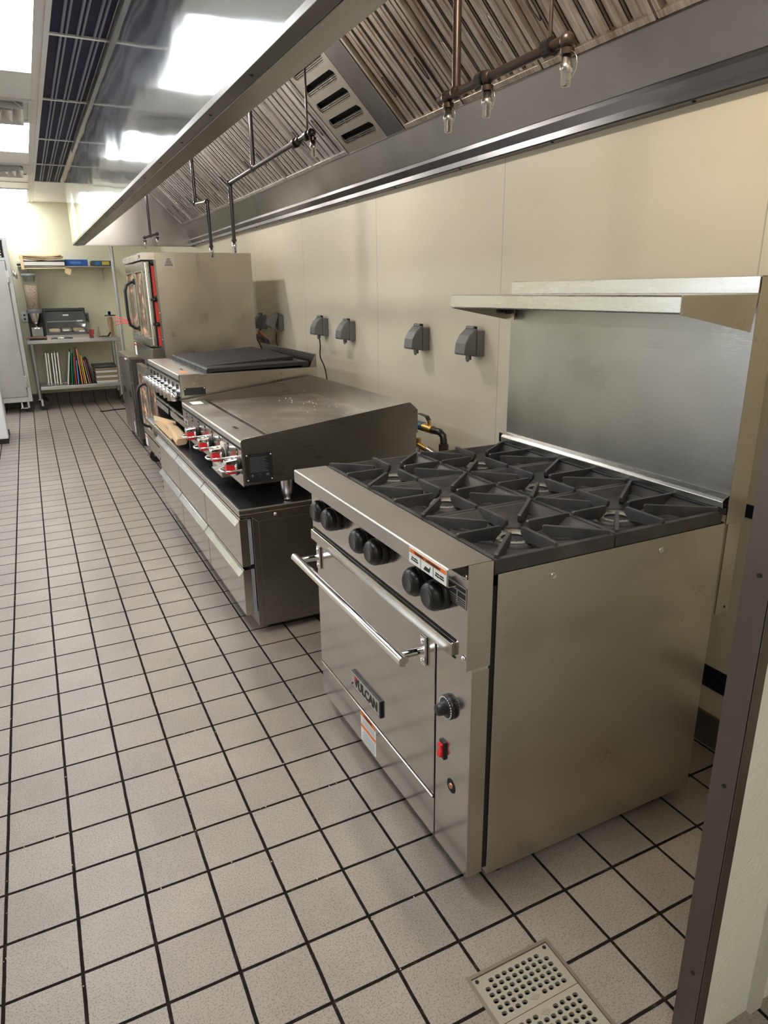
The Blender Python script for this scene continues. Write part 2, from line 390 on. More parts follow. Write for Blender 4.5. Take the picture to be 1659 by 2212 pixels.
for x, row in ((-1.6, 'middle row, left of the aisle'), (-4.4, 'outer row along the windows')):  # unseen rows added to brighten the room and the far floor
    for y, pos in ((1.95, 'nearest'), (4.40, 'second'), (6.4, 'third'), (7.9, 'farthest')): troffer(x, y, '%s glowing ceiling light panel of the %s' % (pos, row))
# air vents in the ceiling
def vent(x, y, lab):
    t = thing('ceiling_vent', lab, 'vent', (x+.305, y+.305, ZC), 'square ceiling air vents')
    MB().box(x, x+.61, y, y+.03, ZC-.01, ZC).box(x, x+.61, y+.58, y+.61, ZC-.01, ZC).box(x, x+.03, y+.03, y+.58, ZC-.01, ZC).box(x+.58, x+.61, y+.03, y+.58, ZC-.01, ZC).build('frame', 'ceil_metal', t)
    for k in range(4):
        a = .06+k*.065
        z0, z1 = ZC-.012-.0*k, ZC-.045
        lo = MB()
        lo.prism([(x+a, z1), (x+a+.05, ZC), (x+a+.056, ZC), (x+a+.006, z1)], 'y', y+a, y+.61-a)
        lo.prism([(y+a, z1), (y+a+.05, ZC), (y+a+.056, ZC), (y+a+.006, z1)], 'x', x+a, x+.61-a)
        lo.prism([(x+.61-a, z1), (x+.56-a, ZC), (x+.554-a, ZC), (x+.604-a, z1)], 'y', y+a, y+.61-a)
        lo.prism([(y+.61-a, z1), (y+.56-a, ZC), (y+.554-a, ZC), (y+.604-a, z1)], 'x', x+a, x+.61-a)
        lo.build('louver', 'ceil_metal', t)
vent(-.112, 3.77, 'metal ceiling air vent just beyond the nearest light panel')
vent(-.112, 6.25, 'metal ceiling air vent beyond the second light panel')
# black slotted make-up air panels
ys = [-.83, 0, 1.22, 2.451, 3.685, 4.946, 6.14, 7.257]
desc = ['out of frame', 'out of frame', 'first from the camera', 'second from the camera', 'third from the camera', 'fourth from the camera', 'farthest from the camera']
for i in range(7):
    y0, y1 = ys[i]+.012, ys[i+1]-.012
    lab = 'black slotted ceiling air panel beside the hood, ' + desc[i] if i > 1 else 'black slotted ceiling air panel nearer than the photo shows'
    t = thing('ceiling_air_panel', lab, 'air panel', (.66, (y0+y1)/2, ZC), 'black slotted air panels along the hood')
    B(.548, .79, y0, y1, ZC-.004, ZC).build('perforated_sheet', 'plenum', t)
    for k, xx in enumerate((.597, .617, .665, .685, .738, .758)):
        MB().prism([(xx-.006, ZC-.004), (xx-.004, ZC-.012), (xx+.004, ZC-.012), (xx+.006, ZC-.004)], 'y', y0, y1).build('rib', 'plenum_rib', t)
cr = MB()
for y in ys[1:]: cr.box(.545, .80, y-.012, y+.012, ZC-.012, ZC)
struct(cr.build('trim_5', 'tbar'))

# ================================================================== EXHAUST HOOD
HY0, HY1 = -.84, 6.9
hood = thing('exhaust_hood', 'long stainless steel exhaust hood hanging above all the cooking equipment', 'exhaust hood', (1.45, 3.0, 1.94))
MB().sheet([(.81, 1.952), (.81, 2.565)], 'y', HY0, HY1, .003).build('front_panel', 'mirror', hood)
MB().box(.795, .815, HY0, 5.3, 2.558, ZC).build('top_trim', 'hood_lip', hood)
MB().box(.795, .815, 5.3, HY1, 2.558, ZC).build('end_trim', plain('beige_putty', (.62, .52, .40), .6), hood)
lip = MB().sheet([(.805, 1.962), (.806, 1.945), (.842, 1.940)], 'y', HY0, HY1, .004)
lip.sheet([(.842, 1.937), (.925, 1.948), (.927, 1.99), (.915, 2.01)], 'y', HY0, HY1, .003)
lp = lip.build('bottom_lip', 'hood_lip', hood, .001)
for y in [0.3+.42*k for k in range(16)]: MB().lathe((.824, y, 1.9425), (0, 0, -1), [(0, .005), (.002, .004), (.003, .0005)], 10).build('screw', 'black_paint', lp)
MB().sheet([(.915, 2.01), (1.15, 2.555), (1.60, 2.56)], 'y', HY0, HY1, .003).build('inner_front', 'hood_in', hood)
MB().prism([(.812, 1.945), (2.089, 1.945), (2.089, 2.595), (.812, 2.595)], 'y', HY1, HY1+.004).build('end_panel', 'hood_in', hood)
MB().box(.92, 2.05, HY1-.02, HY1-.003, 1.945, 1.958).build('end_lip', 'hood_lip', hood)
MB().sheet([(2.032, 2.03), (1.960, 2.165), (1.955, 2.158)], 'y', HY0, HY1, .003).build('back_panel', 'hood_in', hood)
MB().sheet([(2.032, 2.03), (2.030, 2.012), (2.050, 1.985), (2.050, 1.962), (2.089, 1.958)], 'y', HY0, HY1, .004).build('rear_gutter', steel('gutter_steel', (.24, .24, .26), .32, (10, .8, 10), .08, .01, .8), hood)
B(2.0445, 2.0485, HY0, HY1, 1.9585, 1.9625).build('gutter_shadow_gap', 'black_gap', hood)  # black strip along the lower edge of the gutter
for k in range(9): MB().lathe((2.068, .1+.62*k, 1.961), (0, 0, -1), [(0, .007), (.003, .006), (.004, .0005)], 10).build('bolt', 'black_gap', hood)
for y in (1.62, 3.5): MB().sheet([(2.0305, 2.0305), (1.9585, 2.165)], 'y', y, y+.006, -.003).build('seam', 'hood_lip', hood)

# slanted filter plane: from (1.96,2.165) up to (1.585,2.54)
def fp(s, n=0):   # s metres up the slope, n metres out of it (towards the room)
    c = .70710678
    return (1.96 - s*c - n*c, 2.165 + s*c - n*c)
def slope_box(mb, s0, s1, n0, n1, y0, y1, mi=0):
    return mb.prism([fp(s0, n0), fp(s1, n0), fp(s1, n1), fp(s0, n1)], 'y', y0, y1, mi)
SL = .53
def grease_filter(y0, y1, mat, lab, seed):
    rr = random.Random(seed)
    t = thing('grease_filter', lab, 'grease filter', (1.77, (y0+y1)/2, 2.35), 'baffle grease filters in the exhaust hood')
    fr = MB(); slope_box(fr, 0, .02, -.03, .004, y0+.002, y1-.002); slope_box(fr, SL-.02, SL, -.03, .004, y0+.002, y1-.002)
    slope_box(fr, .02, SL-.02, -.03, .004, y0+.002, y0+.02); slope_box(fr, .02, SL-.02, -.03, .004, y1-.02, y1-.002)
    fr.build('frame', mat, t, .0015, 1)
    bk = MB(); slope_box(bk, .02, SL-.02, -.034, -.030, y0+.02, y1-.02); bk.build('back_baffle', 'black_paint', t)
    n = 6; w = (y1-y0-.04)/n
    ba = MB()
    for k in range(n):
        a = y0+.02+k*w
        slope_box(ba, .02, SL-.02, -.014, -.011, a+.006, a+w-.012)
        slope_box(ba, .02, SL-.02, -.024, -.011, a+.006, a+.009); slope_box(ba, .02, SL-.02, -.024, -.011, a+w-.015, a+w-.012)
        slope_box(ba, .02, SL-.02, -.011, -.008, a+w*.38, a+w*.52)
    ba.build('baffles', mat, t)
    for yy in (y0+.10, y1-.10):
        h = MB(); pts = []
        for i in range(20):
            a = 2*PI*i/20; s = .19+.035*math.cos(a)*1.4; q = yy+.009*math.sin(a)
            x, z = fp(s, .004); pts.append((x, q, z))
        h.tube(pts, .0022, 6, closed=True).build('handle', 'chrome_dull' if seed % 2 else 'pipe', t)
words = ['first', 'second', 'third', 'fourth', 'fifth', 'sixth', 'seventh', 'eighth', 'ninth']
near = [(1.15, 1.645), (.655, 1.15), (.16, .655), (-.335, .16), (-.83, -.335)]
for i, (a, b) in enumerate(near):
    lab = ['grease-stained baffle filter on the camera side of the slotted vent plate',
           'brown-stained baffle filter, second from the vent plate towards the camera', 'brown-stained baffle filter above the six-burner range, third from the vent plate',
           'brown-stained baffle filter nearest the camera in the photo', 'brown-stained baffle filter just past the top edge of the photo'][i]
    grease_filter(a+.003, b-.003, 'filter_g', lab, i)
wf = (6.89-2.30)/9
for i in range(9):
    grease_filter(2.30+i*wf+.003, 2.30+(i+1)*wf-.003, 'filter', 'grey steel baffle filter in the hood, %s beyond the slotted vent plate' % words[i], 10+i)
# vent plate with five slots + blank post
t = thing('slotted_vent_plate', 'steel plate with five horizontal slots between the hood filters', 'vent plate', (1.77, 2.05, 2.35))
vp = MB(); y0, y1 = 1.83, 2.29; sy0, sy1 = 1.87, 2.25
slots = [(.045+k*.094, .045+k*.094+.055) for k in range(5)]
edges = [0]+[e for s in slots for e in s]+[SL]
for k in range(0, len(edges), 2): slope_box(vp, edges[k], edges[k+1], -.01, .002, y0, y1)
for a, b in slots:
    slope_box(vp, a, b, -.01, .002, y0, sy0); slope_box(vp, a, b, -.01, .002, sy1, y1)
    for q, sg in ((sy0, 1), (sy1, -1)):
        for (ca, cb) in ((a, 1), (b, -1)):
            n = .018
            P = [fp(ca, .0018), fp(ca+cb*n, .0018)]
            vp.add([(P[0][0], q, P[0][1]), (P[1][0], q, P[1][1]), (P[0][0], q+sg*n, P[0][1])], [(0, 1, 2)])
vp.build('plate', plain('vent_plate_steel', (.40, .375, .34), .4, .8), t)
for a, b in slots:
    f2 = MB()
    for j in range(3): slope_box(f2, a+.001+j*.008, a+.006+j*.008, -.020, .001-j*.003, sy0+.004, sy1-.004)
    f2.build('fin', 'steel_bright', t)
bkp = MB(); slope_box(bkp, 0, SL, -.05, -.045, y0, y1); bkp.build('dark_backing', 'black_gap', t)
pb = MB(); slope_box(pb, 0, SL, -.01, .003, 1.655, 1.825)
pb.build('blank_plate', 'hood_lip', hood, .001)
fb = MB(); slope_box(fb, -.004, SL, -.06, -.055, HY0, HY1); fb.build('filter_backing', 'black_gap', hood)
# hood lamps (jar lamps under the inner roof of the hood)
for i, y in enumerate((-.25, 2.15, 4.2, 5.9)):
    t = thing('hood_lamp', 'round vapour-proof lamp under the hood roof above the ' + ('range', 'griddle', 'ovens', 'holding cabinet')[i], 'lamp', (1.12, y, 2.42), 'lamps inside the hood')
    MB().lathe((1.12, y, 2.475), (0, 0, -1), [(0, .05), (.03, .05), (.035, .04)], 16).build('cap', 'chrome_dull', t)
    MB().lathe((1.12, y, 2.44), (0, 0, -1), [(0, .038), (.05, .036), (.075, .022), (.085, .001)], 16).build('globe', 'glass', t)
    ld = bpy.data.lights.new('bulb', 'POINT'); ld.energy = HOOD_LAMP*(1, 1, 1, .5)[i]; ld.color = (1, .84, .64) if i == 0 else (1, .93, .82); ld.shadow_soft_size = .03
    lo = bpy.data.objects.new('bulb', ld); COL.objects.link(lo); lo.parent = t; lo.location = (0, 0, -.06)

# ------------------------------------------------------------------ fire suppression pipes
def elbow(mb, p, r, mi=0): mb.sphere(p, r*1.55, 12, mi)
def nozzle(mb, p, tilt=(0, 0, -1), s=1.):
    mb.lathe(p, tilt, [(0, .001), (0, .010*s), (.020*s, .012*s), (.021*s, .014*s), (.034*s, .014*s), (.035*s, .011*s), (.062*s, .0105*s), (.063*s, .001)], 14, 1)
def pipe_run(name, label, segs, elbows, noz, mat, r=.0115, ties=()):
    P0 = segs[0][0]
    t = thing(name, label, 'pipe', P0)
    mb = MB()
    for sg in segs: mb.cyl(sg[0], sg[1], sg[2] if len(sg) > 2 else r, seg=14)
    for e in elbows: elbow(mb, e, r)
    mb.build('pipe', mat, t)
    for p in noz:
        d = p[3] if len(p) > 3 else (0, 0, -1)
        n = MB(); n.cyl(p[:3], (p[0], p[1], p[2]-.012), r*1.35, seg=8); n.build('collar', mat, t)
        nz = MB(); nozzle(nz, (p[0], p[1], p[2]-.010), d); nz.build('nozzle', ['chrome', 'steel_bright'], t)
        c = MB(); c.tube([(p[0], p[1]+.0+.035*math.sin(a)*(-1), p[2]-.035-.03*math.cos(a)) for a in [PI*k/8 for k in range(9)]], .0012, 5); c.build('cap_lanyard', 'chrome_dull', t)
    for p in ties: MB().cyl((p[0], p[1]-.012, p[2]), (p[0], p[1]+.012, p[2]), r*1.7, seg=14).build('clamp', 'pipe', t)
x = 1.40
pipe_run('fire_suppression_pipe', 'brown iron sprinkler pipe with three nozzles in the hood above the range',
         [((x, .314, 2.56), (x, .314, 1.965)), ((x, .40, 1.963), (x, -.125, 1.968)), ((x, -.076, 1.968), (x, -.076, 2.556), .0045)], [(x, .314, 1.965), (x, .36, 1.963), (x, .165, 1.966), (x, -.135, 1.965)],
         [(x, .353, 1.948), (x, .165, 1.948), (x, -.137, 1.950)], 'pipe_rust', .0115, [(x, -.076, 1.968), (x, .19, 1.966)])
pipe_run('fire_suppression_pipe', 'long black iron pipe stepping down to a nozzle over the griddle end',
         [((x, 2.232, 2.556), (x, 2.232, 2.054)), ((x, 2.695, 2.041), (x, 1.42, 2.064)), ((x, 2.70, 2.041), (x, 2.70, 1.745)), ((x, 1.45, 2.06), (x, 1.45, 2.556), .0045)],
         [(x, 2.232, 2.054), (x, 2.698, 2.041), (x, 1.55, 2.06), (x, 1.405, 2.062)], [(x, 2.70, 1.745), (x, 1.395, 2.045, (0, -.12, -1))], 'pipe', .0115, [(x, 1.45, 2.06), (x, 1.60, 2.058)])
pipe_run('fire_suppression_pipe', 'short black pipe with a Z bend above the charbroiler',
         [((x, 3.617, 2.556), (x, 3.617, 2.03)), ((x, 3.617, 2.025), (x, 3.285, 2.005)), ((x, 3.275, 2.0), (x, 3.268, 1.745))],
         [(x, 3.617, 2.028), (x, 3.28, 2.005)], [(x, 3.268, 1.745)], 'pipe', .011)
pipe_run('fire_suppression_pipe', 'far black pipe with two nozzles above the convection ovens',
         [((x, 5.60, 2.556), (x, 5.60, 1.965)), ((x-.03, 5.75, 1.955), (x+.03, 5.42, 1.965))], [(x, 5.60, 1.962), (x-.03, 5.75, 1.955), (x+.03, 5.42, 1.965)],
         [(x-.03, 5.75, 1.93), (x+.03, 5.42, 1.94)], 'pipe', .011)
t = thing('support_pole', 'grey galvanised pole from the floor up to the far end of the hood', 'pole', (1.178, 6.86, 0))
MB().cyl((1.178, 6.86, 0), (1.178, 6.86, 1.94), .02, seg=16).build('tube', 'galv', t)
MB().cyl((1.178, 6.86, 0), (1.178, 6.86, .01), .04, seg=16).build('foot_plate', 'galv', t)

# ================================================================== SIX-BURNER RANGE
RY0, RY1 = -.390, .562
NEG_X, UPZ, RT = (-1, 0, 0), (0, 0, 1), (0, -1, 0)     # right-hand reading direction on faces that look at the aisle
R_ = thing('gas_range', 'stainless six-burner gas range with oven, nearest the camera', 'range', (1.45, .086, 0))
bd = MB().box(1.088, 1.80, RY0, RY0+.003, .057, .872).box(1.088, 1.80, RY1-.003, RY1, .057, .872).box(1.09, 1.80, RY0+.003, RY1-.003, .057, .075).box(1.79, 1.80, RY0+.003, RY1-.003, .075, .872)
bd.build('side_panels', 'steel_side', R_, .001)
B(1.075, 1.12, RY0+.004, RY1-.004, .08, .87).build('inner_frame', 'black_gap', R_)
for x_, z_ in ((1.24, .838), (1.575, .838)):
    MB().lathe((x_, RY0, z_), (0, -1, 0), [(0, .009), (.0015, .009), (.003, .0075), (.0025, .006), (.002, .0005)], 18).build('side_screw', 'chrome_dull', R_)
for y_ in (RY0+.06, RY1-.06):
    for x_ in (1.16, 1.72): MB().cyl((x_, y_, 0), (x_, y_, .06), .018, seg=14).build('foot', 'black_paint', R_)
# control panel (upper box) and ledge
cp = MB().box(1.020, 1.074, RY0, RY1, .660, .868).box(1.028, 1.074, RY0, RY0+.002, .868, .905).box(1.060, 1.074, RY0+.002, RY1, .868, .905)
cpo = cp.build('control_panel', 'steel', R_, .0012)
MB().box(1.012, 1.075, RY0-.0005, RY0+.0015, .655, .906).build('end_strip', 'steel_side', cpo)
for y_, z_ in ((RY0+.022, .872), (RY0+.022, .675), (RY1-.012, .682)): MB().lathe((1.019, y_, z_), NEG_X, [(0, .0075), (.003, .0065), (.005, .003), (.0055, .0003)], 14).build('screw', 'chrome', cpo)
MB().box(1.0185, 1.0195, -.335, .556, .700, .706).box(1.0185, 1.0195, -.335, .556, .6575, .6625).build('ledge_gap', 'black_gap', cpo)
MB().box(1.009, 1.021, -.332, .556, .664, .698).build('crumb_ledge', 'steel', R_, .0025)
nose = MB().sheet([(.966, .864), (.963, .868), (.963, .904), (.966, .907), (1.074, .907), (1.076, .900)], 'y', RY0+.004, RY1-.002, -.0025)
nose.box(.9655, .985, RY0+.004, RY1-.002, .864, .866)
nose.build('front_rail', 'steel_top', R_, .0006)
# labels
wl = B(.9617, .9626, -.383, -.222, .867, .903).build('warning_label', 'white_label', R_)
B(.9612, .9618, -.381, -.224, .892, .9015).build('warning_band', 'orange_label', wl)
text('warning_text', '\u25B2WARNING \u25B2AVERTISSEMENT'.replace('\u25B2', '! '), 'ink', wl, (.9610, -.3025, .8965), RT, UPZ, .0085)
text('warning_text', 'Hot surface.\nDo not touch.', 'ink', wl, (.9612, -.249, .880), RT, UPZ, .0055)
text('warning_text', 'Surface chaude.\nNe pas toucher.', 'ink', wl, (.9612, -.357, .880), RT, UPZ, .0055)
MB().box(.9611, .9617, -.276, -.275, .868, .891).box(.9611, .9617, -.330, -.329, .868, .891).prism([(-.288, .872), (-.296, .882), (-.312, .880), (-.318, .888), (-.314, .872)], 'x', .9611, .9617).build('warning_symbol', 'ink', wl)
dl = B(1.0185, 1.0198, -.374, -.262, .795, .845).build('rating_label', 'silver_label', R_)
rl = MB().box(1.018, 1.0184, -.371, -.265, .833, .842).box(1.018, 1.0184, -.372, -.265, .797, .799)
for c0, c1 in ((-.371, -.340), (-.334, -.304), (-.298, -.267)):
    rl.box(1.018, 1.0184, c0, c1, .817, .829)
    for k in range(3): rl.box(1.018, 1.0184, c0, c1, .801+k*.005, .8035+k*.005)
rl.build('label_print', 'ink', dl)
# knobs
for y_ in (.435, .343, .130, .033, -.186, -.275):
    k = MB().lathe((1.019, y_, .796), NEG_X, [(0, .036), (.004, .037), (.016, .036), (.0165, .030), (.020, .030), (.0205, .0365), (.030, .0355), (.040, .030), (.0445, .024), (.0445, .001)], 32)
    ko = k.build('burner_knob', 'black_plastic', R_)
    MB().lathe((.9745, y_, .796), NEG_X, [(0, .0235), (.0012, .0225), (.0006, .021), (.0004, .0005)], 28).build('knob_face', 'black_paint', ko)
    MB().prism([(y_-.003, .820), (y_+.003, .820), (y_+.003, .833), (y_-.003, .833)], 'x', .985, .999).build('pointer', 'black_paint', ko)
# oven door, kick panel, right stile
B(1.030, 1.050, -.226, RY1, .199, .646).build('oven_door', 'steel', R_, .0015)
kp = MB().box(1.032, 1.050, -.226, RY1, .066, .188).prism([(1.032, .188), (1.026, .191), (1.026, .194), (1.046, .197), (1.05, .188)], 'y', -.226, RY1)
kp.build('kick_panel', 'steel', R_, .0008)
MB().box(1.040, 1.060, -.228, RY1-.002, .07, .650).box(1.040, 1.075, -.240, -.226, .07, .650).build('door_gap', 'black_gap', R_)
B(1.028, 1.072, RY0, -.238, .074, .655).build('side_stile', 'steel', R_, .0015)
B(1.030, 1.073, RY0-.0006, RY0+.0014, .074, .648).build('stile_side', 'steel_side', R_)
# door handle
h = MB().cyl((.950, -.215, .607), (.950, .560, .607), .0135, seg=26)
ho = h.build('door_handle', 'chrome', R_)
for y_ in (-.178, .535):
    s_ = MB().cyl((.950, y_, .603), (1.022, y_, .600), .010, seg=18); s_.build('handle_post', 'chrome', ho)
    b_ = MB().prism([(y_-.012, .560), (y_+.012, .560), (y_+.013, .585), (y_+.013, .617), (y_+.012, .640), (y_-.012, .640), (y_-.013, .617), (y_-.013, .585)], 'x', 1.022, 1.029)
    bo = b_.build('handle_bracket', 'chrome', ho, .002)
    for z_ in (.573, .628): MB().lathe((1.022, y_, z_), NEG_X, [(0, .007), (.003, .006), (.0045, .0005)], 12).build('bolt', 'chrome', bo)
# badge
bg = B(1.0225, 1.030, .070, .276, .250, .308).build('name_badge', 'black_plastic', R_, .001)
B(1.0215, 1.0227, .076, .274, .254, .304).build('badge_plate', 'steel_bright', bg)
text('badge_text', 'VULCAN', 'ink', bg, (1.0211, .168, .278), RT, UPZ, .045, .0006, .0012, .93)
MB().prism([(.246, .298), (.236, .298), (.240, .280)], 'x', 1.0195, 1.0203).build('badge_flame', 'red_plastic', bg)
MB().prism([(.274, .262), (.262, .272), (.262, .266), (.272, .256)], 'x', 1.0205, 1.0212).build('badge_accent', 'ink', bg)
# kick panel sticker
st = B(1.0313, 1.0318, .122, .232, .075, .186).build('safety_sticker', 'white_label', R_)
MB().box(1.0306, 1.0312, .124, .230, .168, .184).box(1.0306, 1.0312, .124, .230, .126, .137).build('sticker_band', 'orange_label', st)
sb = MB()
for k in range(7): sb.box(1.0308, 1.0312, .130, .226-random.random()*.02, .142+k*.0033, .1432+k*.0033)
for k in range(12): sb.box(1.0308, 1.0312, .130, .226-random.random()*.02, .080+k*.0035, .0812+k*.0035)
sb.build('sticker_print', plain('grey_print', (.35, .36, .38), .6), st)
text('sticker_text', 'WARNING', 'ink', st, (1.0305, .177, .176), RT, UPZ, .012)
# thermostat, rocker switch, pilot button
th = MB().lathe((1.028, -.300, .510), NEG_X, [(0, .029), (.004, .031), (.010, .030), (.013, .024), (.0135, .017), (.034, .014), (.036, .012), (.036, .0005)], 28)
to = th.build('thermostat_knob', 'black_plastic', R_)
tk = MB()
for k in range(26):
    a = 2*PI*k/26; cy, cz = -.300+.0265*math.cos(a), .510+.0265*math.sin(a)
    tk.box(1.0155, 1.0165, cy-.0016, cy+.0016, cz-.0016, cz+.0016)
tk.build('dial_marks', 'white_label', to)
rs = B(1.022, 1.029, -.288, -.265, .350, .400).build('oven_switch', 'black_plastic', R_, .0015)
MB().prism([(1.022, .357), (1.012, .360), (1.017, .376), (1.014, .392), (1.022, .394)], 'y', -.284, -.269).build('rocker', 'red_plastic', rs, .001)
pb_ = MB().lathe((1.0285, -.315, .293), NEG_X, [(0, .019), (.001, .019), (.0015, .017), (.0008, .0005)], 24); po = pb_.build('pilot_port', 'black_gap', R_)
MB().lathe((1.028, -.315, .293), NEG_X, [(0, .0075), (.003, .007), (.0035, .004), (.002, .0005)], 18).build('igniter_button', 'copper', po)

# cast-iron cooktop: grates with eight fingers each
B(1.078, 1.800, RY0+.004, RY1-.004, .845, .8735).build('burner_box', 'iron_black', R_)
def finger(mb, cx, cy, ex, ey, rin, hin, w=.0045, tip=.0):
    """a rib from the border point (ex,ey) towards the burner centre, top level z .915, deep at the inner end"""
    d = Vector((cx-ex, cy-ey)); Ln = d.length-rin; d.normalize(); n = Vector((-d.y, d.x))
    prof = [(0, .880), (0, .9145), (.004, .9165), (Ln-.004, .9165), (Ln, .913), (Ln-.002, .900), (Ln-.022, .9165-hin), (Ln-.06, .9165-hin+.006), (Ln*.35, .884)]
    vs = []
    for sgn in (-1, 1):
        for s, z in prof:
            ww = w*(1.0 if z > .905 else 1.35)
            vs.append((ex+d.x*s+sgn*n.x*ww, ey+d.y*s+sgn*n.y*ww, z))
    k = len(prof)
    fs = [tuple(range(k)), tuple(range(2*k-1, k-1, -1))]+[(i, (i+1) % k, k+(i+1) % k, k+i) for i in range(k)]
    mb.add(vs, fs)
def grate(x0, x1, y0, y1, cx, label=None):
    cy = (y0+y1)/2
    g = MB(); a = .0015
    x0 += a; x1 -= a; y0 += a; y1 -= a
    # sloping rim around the opening
    i = .040
    zo, zi = .9055, .889
    O = [(x0, y0), (x1, y0), (x1, y1), (x0, y1)]; Iq = [(x0+i, y0+i), (x1-i, y0+i), (x1-i, y1-i), (x0+i, y1-i)]
    O2 = [(x0+.011, y0+.011), (x1-.011, y0+.011), (x1-.011, y1-.011), (x0+.011, y1-.011)]
    for k in range(4):
        j = (k+1) % 4
        g.add([(*O[k], zo), (*O[j], zo), (*O2[j], zo+.001), (*O2[k], zo+.001)], [(0, 1, 2, 3)])
        g.add([(*O2[k], zo+.001), (*O2[j], zo+.001), (*Iq[j], zi), (*Iq[k], zi)], [(0, 1, 2, 3)])
        g.add([(*O[k], .874), (*O[j], .874), (*O[j], zo), (*O[k], zo)], [(0, 1, 2, 3)])
        g.add([(*Iq[k], .878), (*Iq[j], .878), (*Iq[j], zi), (*Iq[k], zi)], [(0, 1, 2, 3)])
    # bowl between rim and burner ring
    nseg = 32; Rb = .078; vs = []; fs = []
    for k in range(nseg):
        an = 2*PI*k/nseg; ca, sa = math.cos(an), math.sin(an)
        tx = ((x1-i-cx) if ca > 0 else (cx-x0-i))/max(1e-6, abs(ca)); ty = (y1-i-cy)/max(1e-6, abs(sa)); tt = min(tx, ty)
        vs += [(cx+ca*tt, cy+sa*tt, zi), (cx+ca*Rb, cy+sa*Rb, .8765)]
    for k in range(nseg): fs.append((2*k, 2*((k+1) % nseg), 2*((k+1) % nseg)+1, 2*k+1))
    g.add(vs, fs)
    for ex, ey, r, h_ in ((x0+.003, cy, .040, .034), (x1-.003, cy, .036, .034), (cx, y0+.003, .030, .034), (cx, y1-.003, .030, .034),
                          (x0+.007, y0+.007, .066, .030), (x1-.007, y0+.007, .066, .030), (x0+.007, y1-.007, .066, .030), (x1-.007, y1-.007, .066, .030)):
        finger(g, cx, cy, ex, ey, r, h_)
    go = g.build('burner_grate', 'iron', R_, .0012, 2)
    bu = MB().lathe((cx, cy, .872), UPZ, [(0, .066), (.008, .064), (.010, .052), (.0075, .050)], 32)
    bo = bu.build('burner', 'iron', R_)
    MB().lathe((cx, cy, .872), UPZ, [(.0085, .049), (.0100, .047), (.0085, .034), (.004, .032)], 32).build('port_ring', plain('burner_port_ring', (.25, .24, .22), .55, .3), bo)
    hp = MB()
    for k in range(22):
        a = 2*PI*k/22+.1
        for r2, q in ((.045, 0), (.038, .14)): hp.lathe((cx+r2*math.cos(a+q), cy+r2*math.sin(a+q), .8817), UPZ, [(0, .0017), (.0004, .0001)], 6)
    hp.build('port_holes', 'black_gap', bo)
cell = [RY0, -.073, .244, RY1]
for j in range(3):
    grate(1.078, 1.4185, cell[j], cell[j+1], 1.247)
    grate(1.4215, 1.785, cell[j], cell[j+1], 1.578)
# backguard + high shelf
bgx = 1.800
po_ = B(bgx, bgx+.003, RY0, RY1, .915, 1.437).build('backguard_panel', 'steel_back', R_)
MB().box(bgx+.003, 1.872, RY0, RY0+.004, .867, 1.478).box(bgx+.003, 1.872, RY1-.004, RY1, .867, 1.478).box(bgx+.012, 1.862, RY0, RY0+.004, .608, .867).box(1.868, 1.872, RY0+.004, RY1-.004, .867, 1.478).build('backguard_posts', 'steel_side', R_, .001)
MB().cyl((1.845, RY0-.001, .625), (1.845, RY0+.001, .625), .0035, seg=10).build('post_screw', 'black_gap', R_)
tp = MB().sheet([(bgx-.004, 1.438), (bgx-.004, 1.476), (1.872, 1.478)], 'y', RY0, RY1, -.003); tp.build('backguard_cap', 'steel_bright', R_, .0006)
mo = MB().sheet([(1.778, .914), (1.776, .932), (1.782, .940), (1.7995, .948)], 'y', RY0, RY1, -.003)
mo.build('backguard_molding', 'steel_bright', R_, .001)
B(1.7745, 1.7965, RY0, RY1, .898, .9135).build('backguard_ledge', 'iron_black', R_, .002)
sh = MB().sheet([(1.556, 1.398), (1.549, 1.3965), (1.5465, 1.400), (1.5465, 1.434), (1.550, 1.4375), (1.7985, 1.4375)], 'y', RY0, RY1, -.003)
so = sh.build('high_shelf', 'steel_bright', R_, .0008)
for y_ in (RY0, RY1-.003): MB().prism([(1.549, 1.396), (1.549, 1.436), (1.799, 1.436), (1.789, 1.350)], 'y', y_+.0005, y_+.0035).build('shelf_bracket', 'steel_side', so)
MB().prism([(RY1-.05, 1.352), (RY1-.002, 1.352), (RY1-.002, 1.394), (RY1-.05, 1.394)], 'x', 1.775, 1.778).build('bracket_tab', 'steel_side', so)
for z_ in (1.380,): MB().cyl((1.775, RY1-.028, z_), (1.755, RY1-.028, z_), .009, seg=12).cyl((1.755, RY1-.028, z_), (1.750, RY1-.028, z_), .005, seg=8).build('shelf_bolt', 'black_paint', so)

# ================================================================== REFRIGERATED CHEF BASE
CB = thing('refrigerated_chef_base', 'low steel refrigerated drawer base under the griddle and charbroiler', 'chef base', (1.35, 2.47, 0))
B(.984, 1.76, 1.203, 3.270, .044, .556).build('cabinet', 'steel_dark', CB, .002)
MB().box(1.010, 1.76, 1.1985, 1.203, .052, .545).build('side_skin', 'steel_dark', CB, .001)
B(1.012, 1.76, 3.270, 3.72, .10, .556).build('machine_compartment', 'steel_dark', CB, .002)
top = MB().box(.930, 1.80, 1.2, 3.742, .573, .590).box(.936, .990, 1.206, 3.736, .556, .573)
top.prism([(.980, .556), (1.010, .532), (1.80, .532), (1.80, .573), (.93, .573), (.93, .560), (.960, .556)], 'y', 1.1965, 1.2)
to_ = top.build('worktop', 'steel', CB, .0015)
MB().box(.930, .942, 1.2, 3.742, .590, .595).box(.942, 1.80, 1.2, 1.206, .590, .595).box(.942, 1.80, 3.736, 3.742, .590, .595).build('marine_edge', 'steel_bright', CB, .0015)
B(.942, 1.80, 1.206, 3.736, .5895, .5905).build('worktop_surface', 'dark_top', CB)
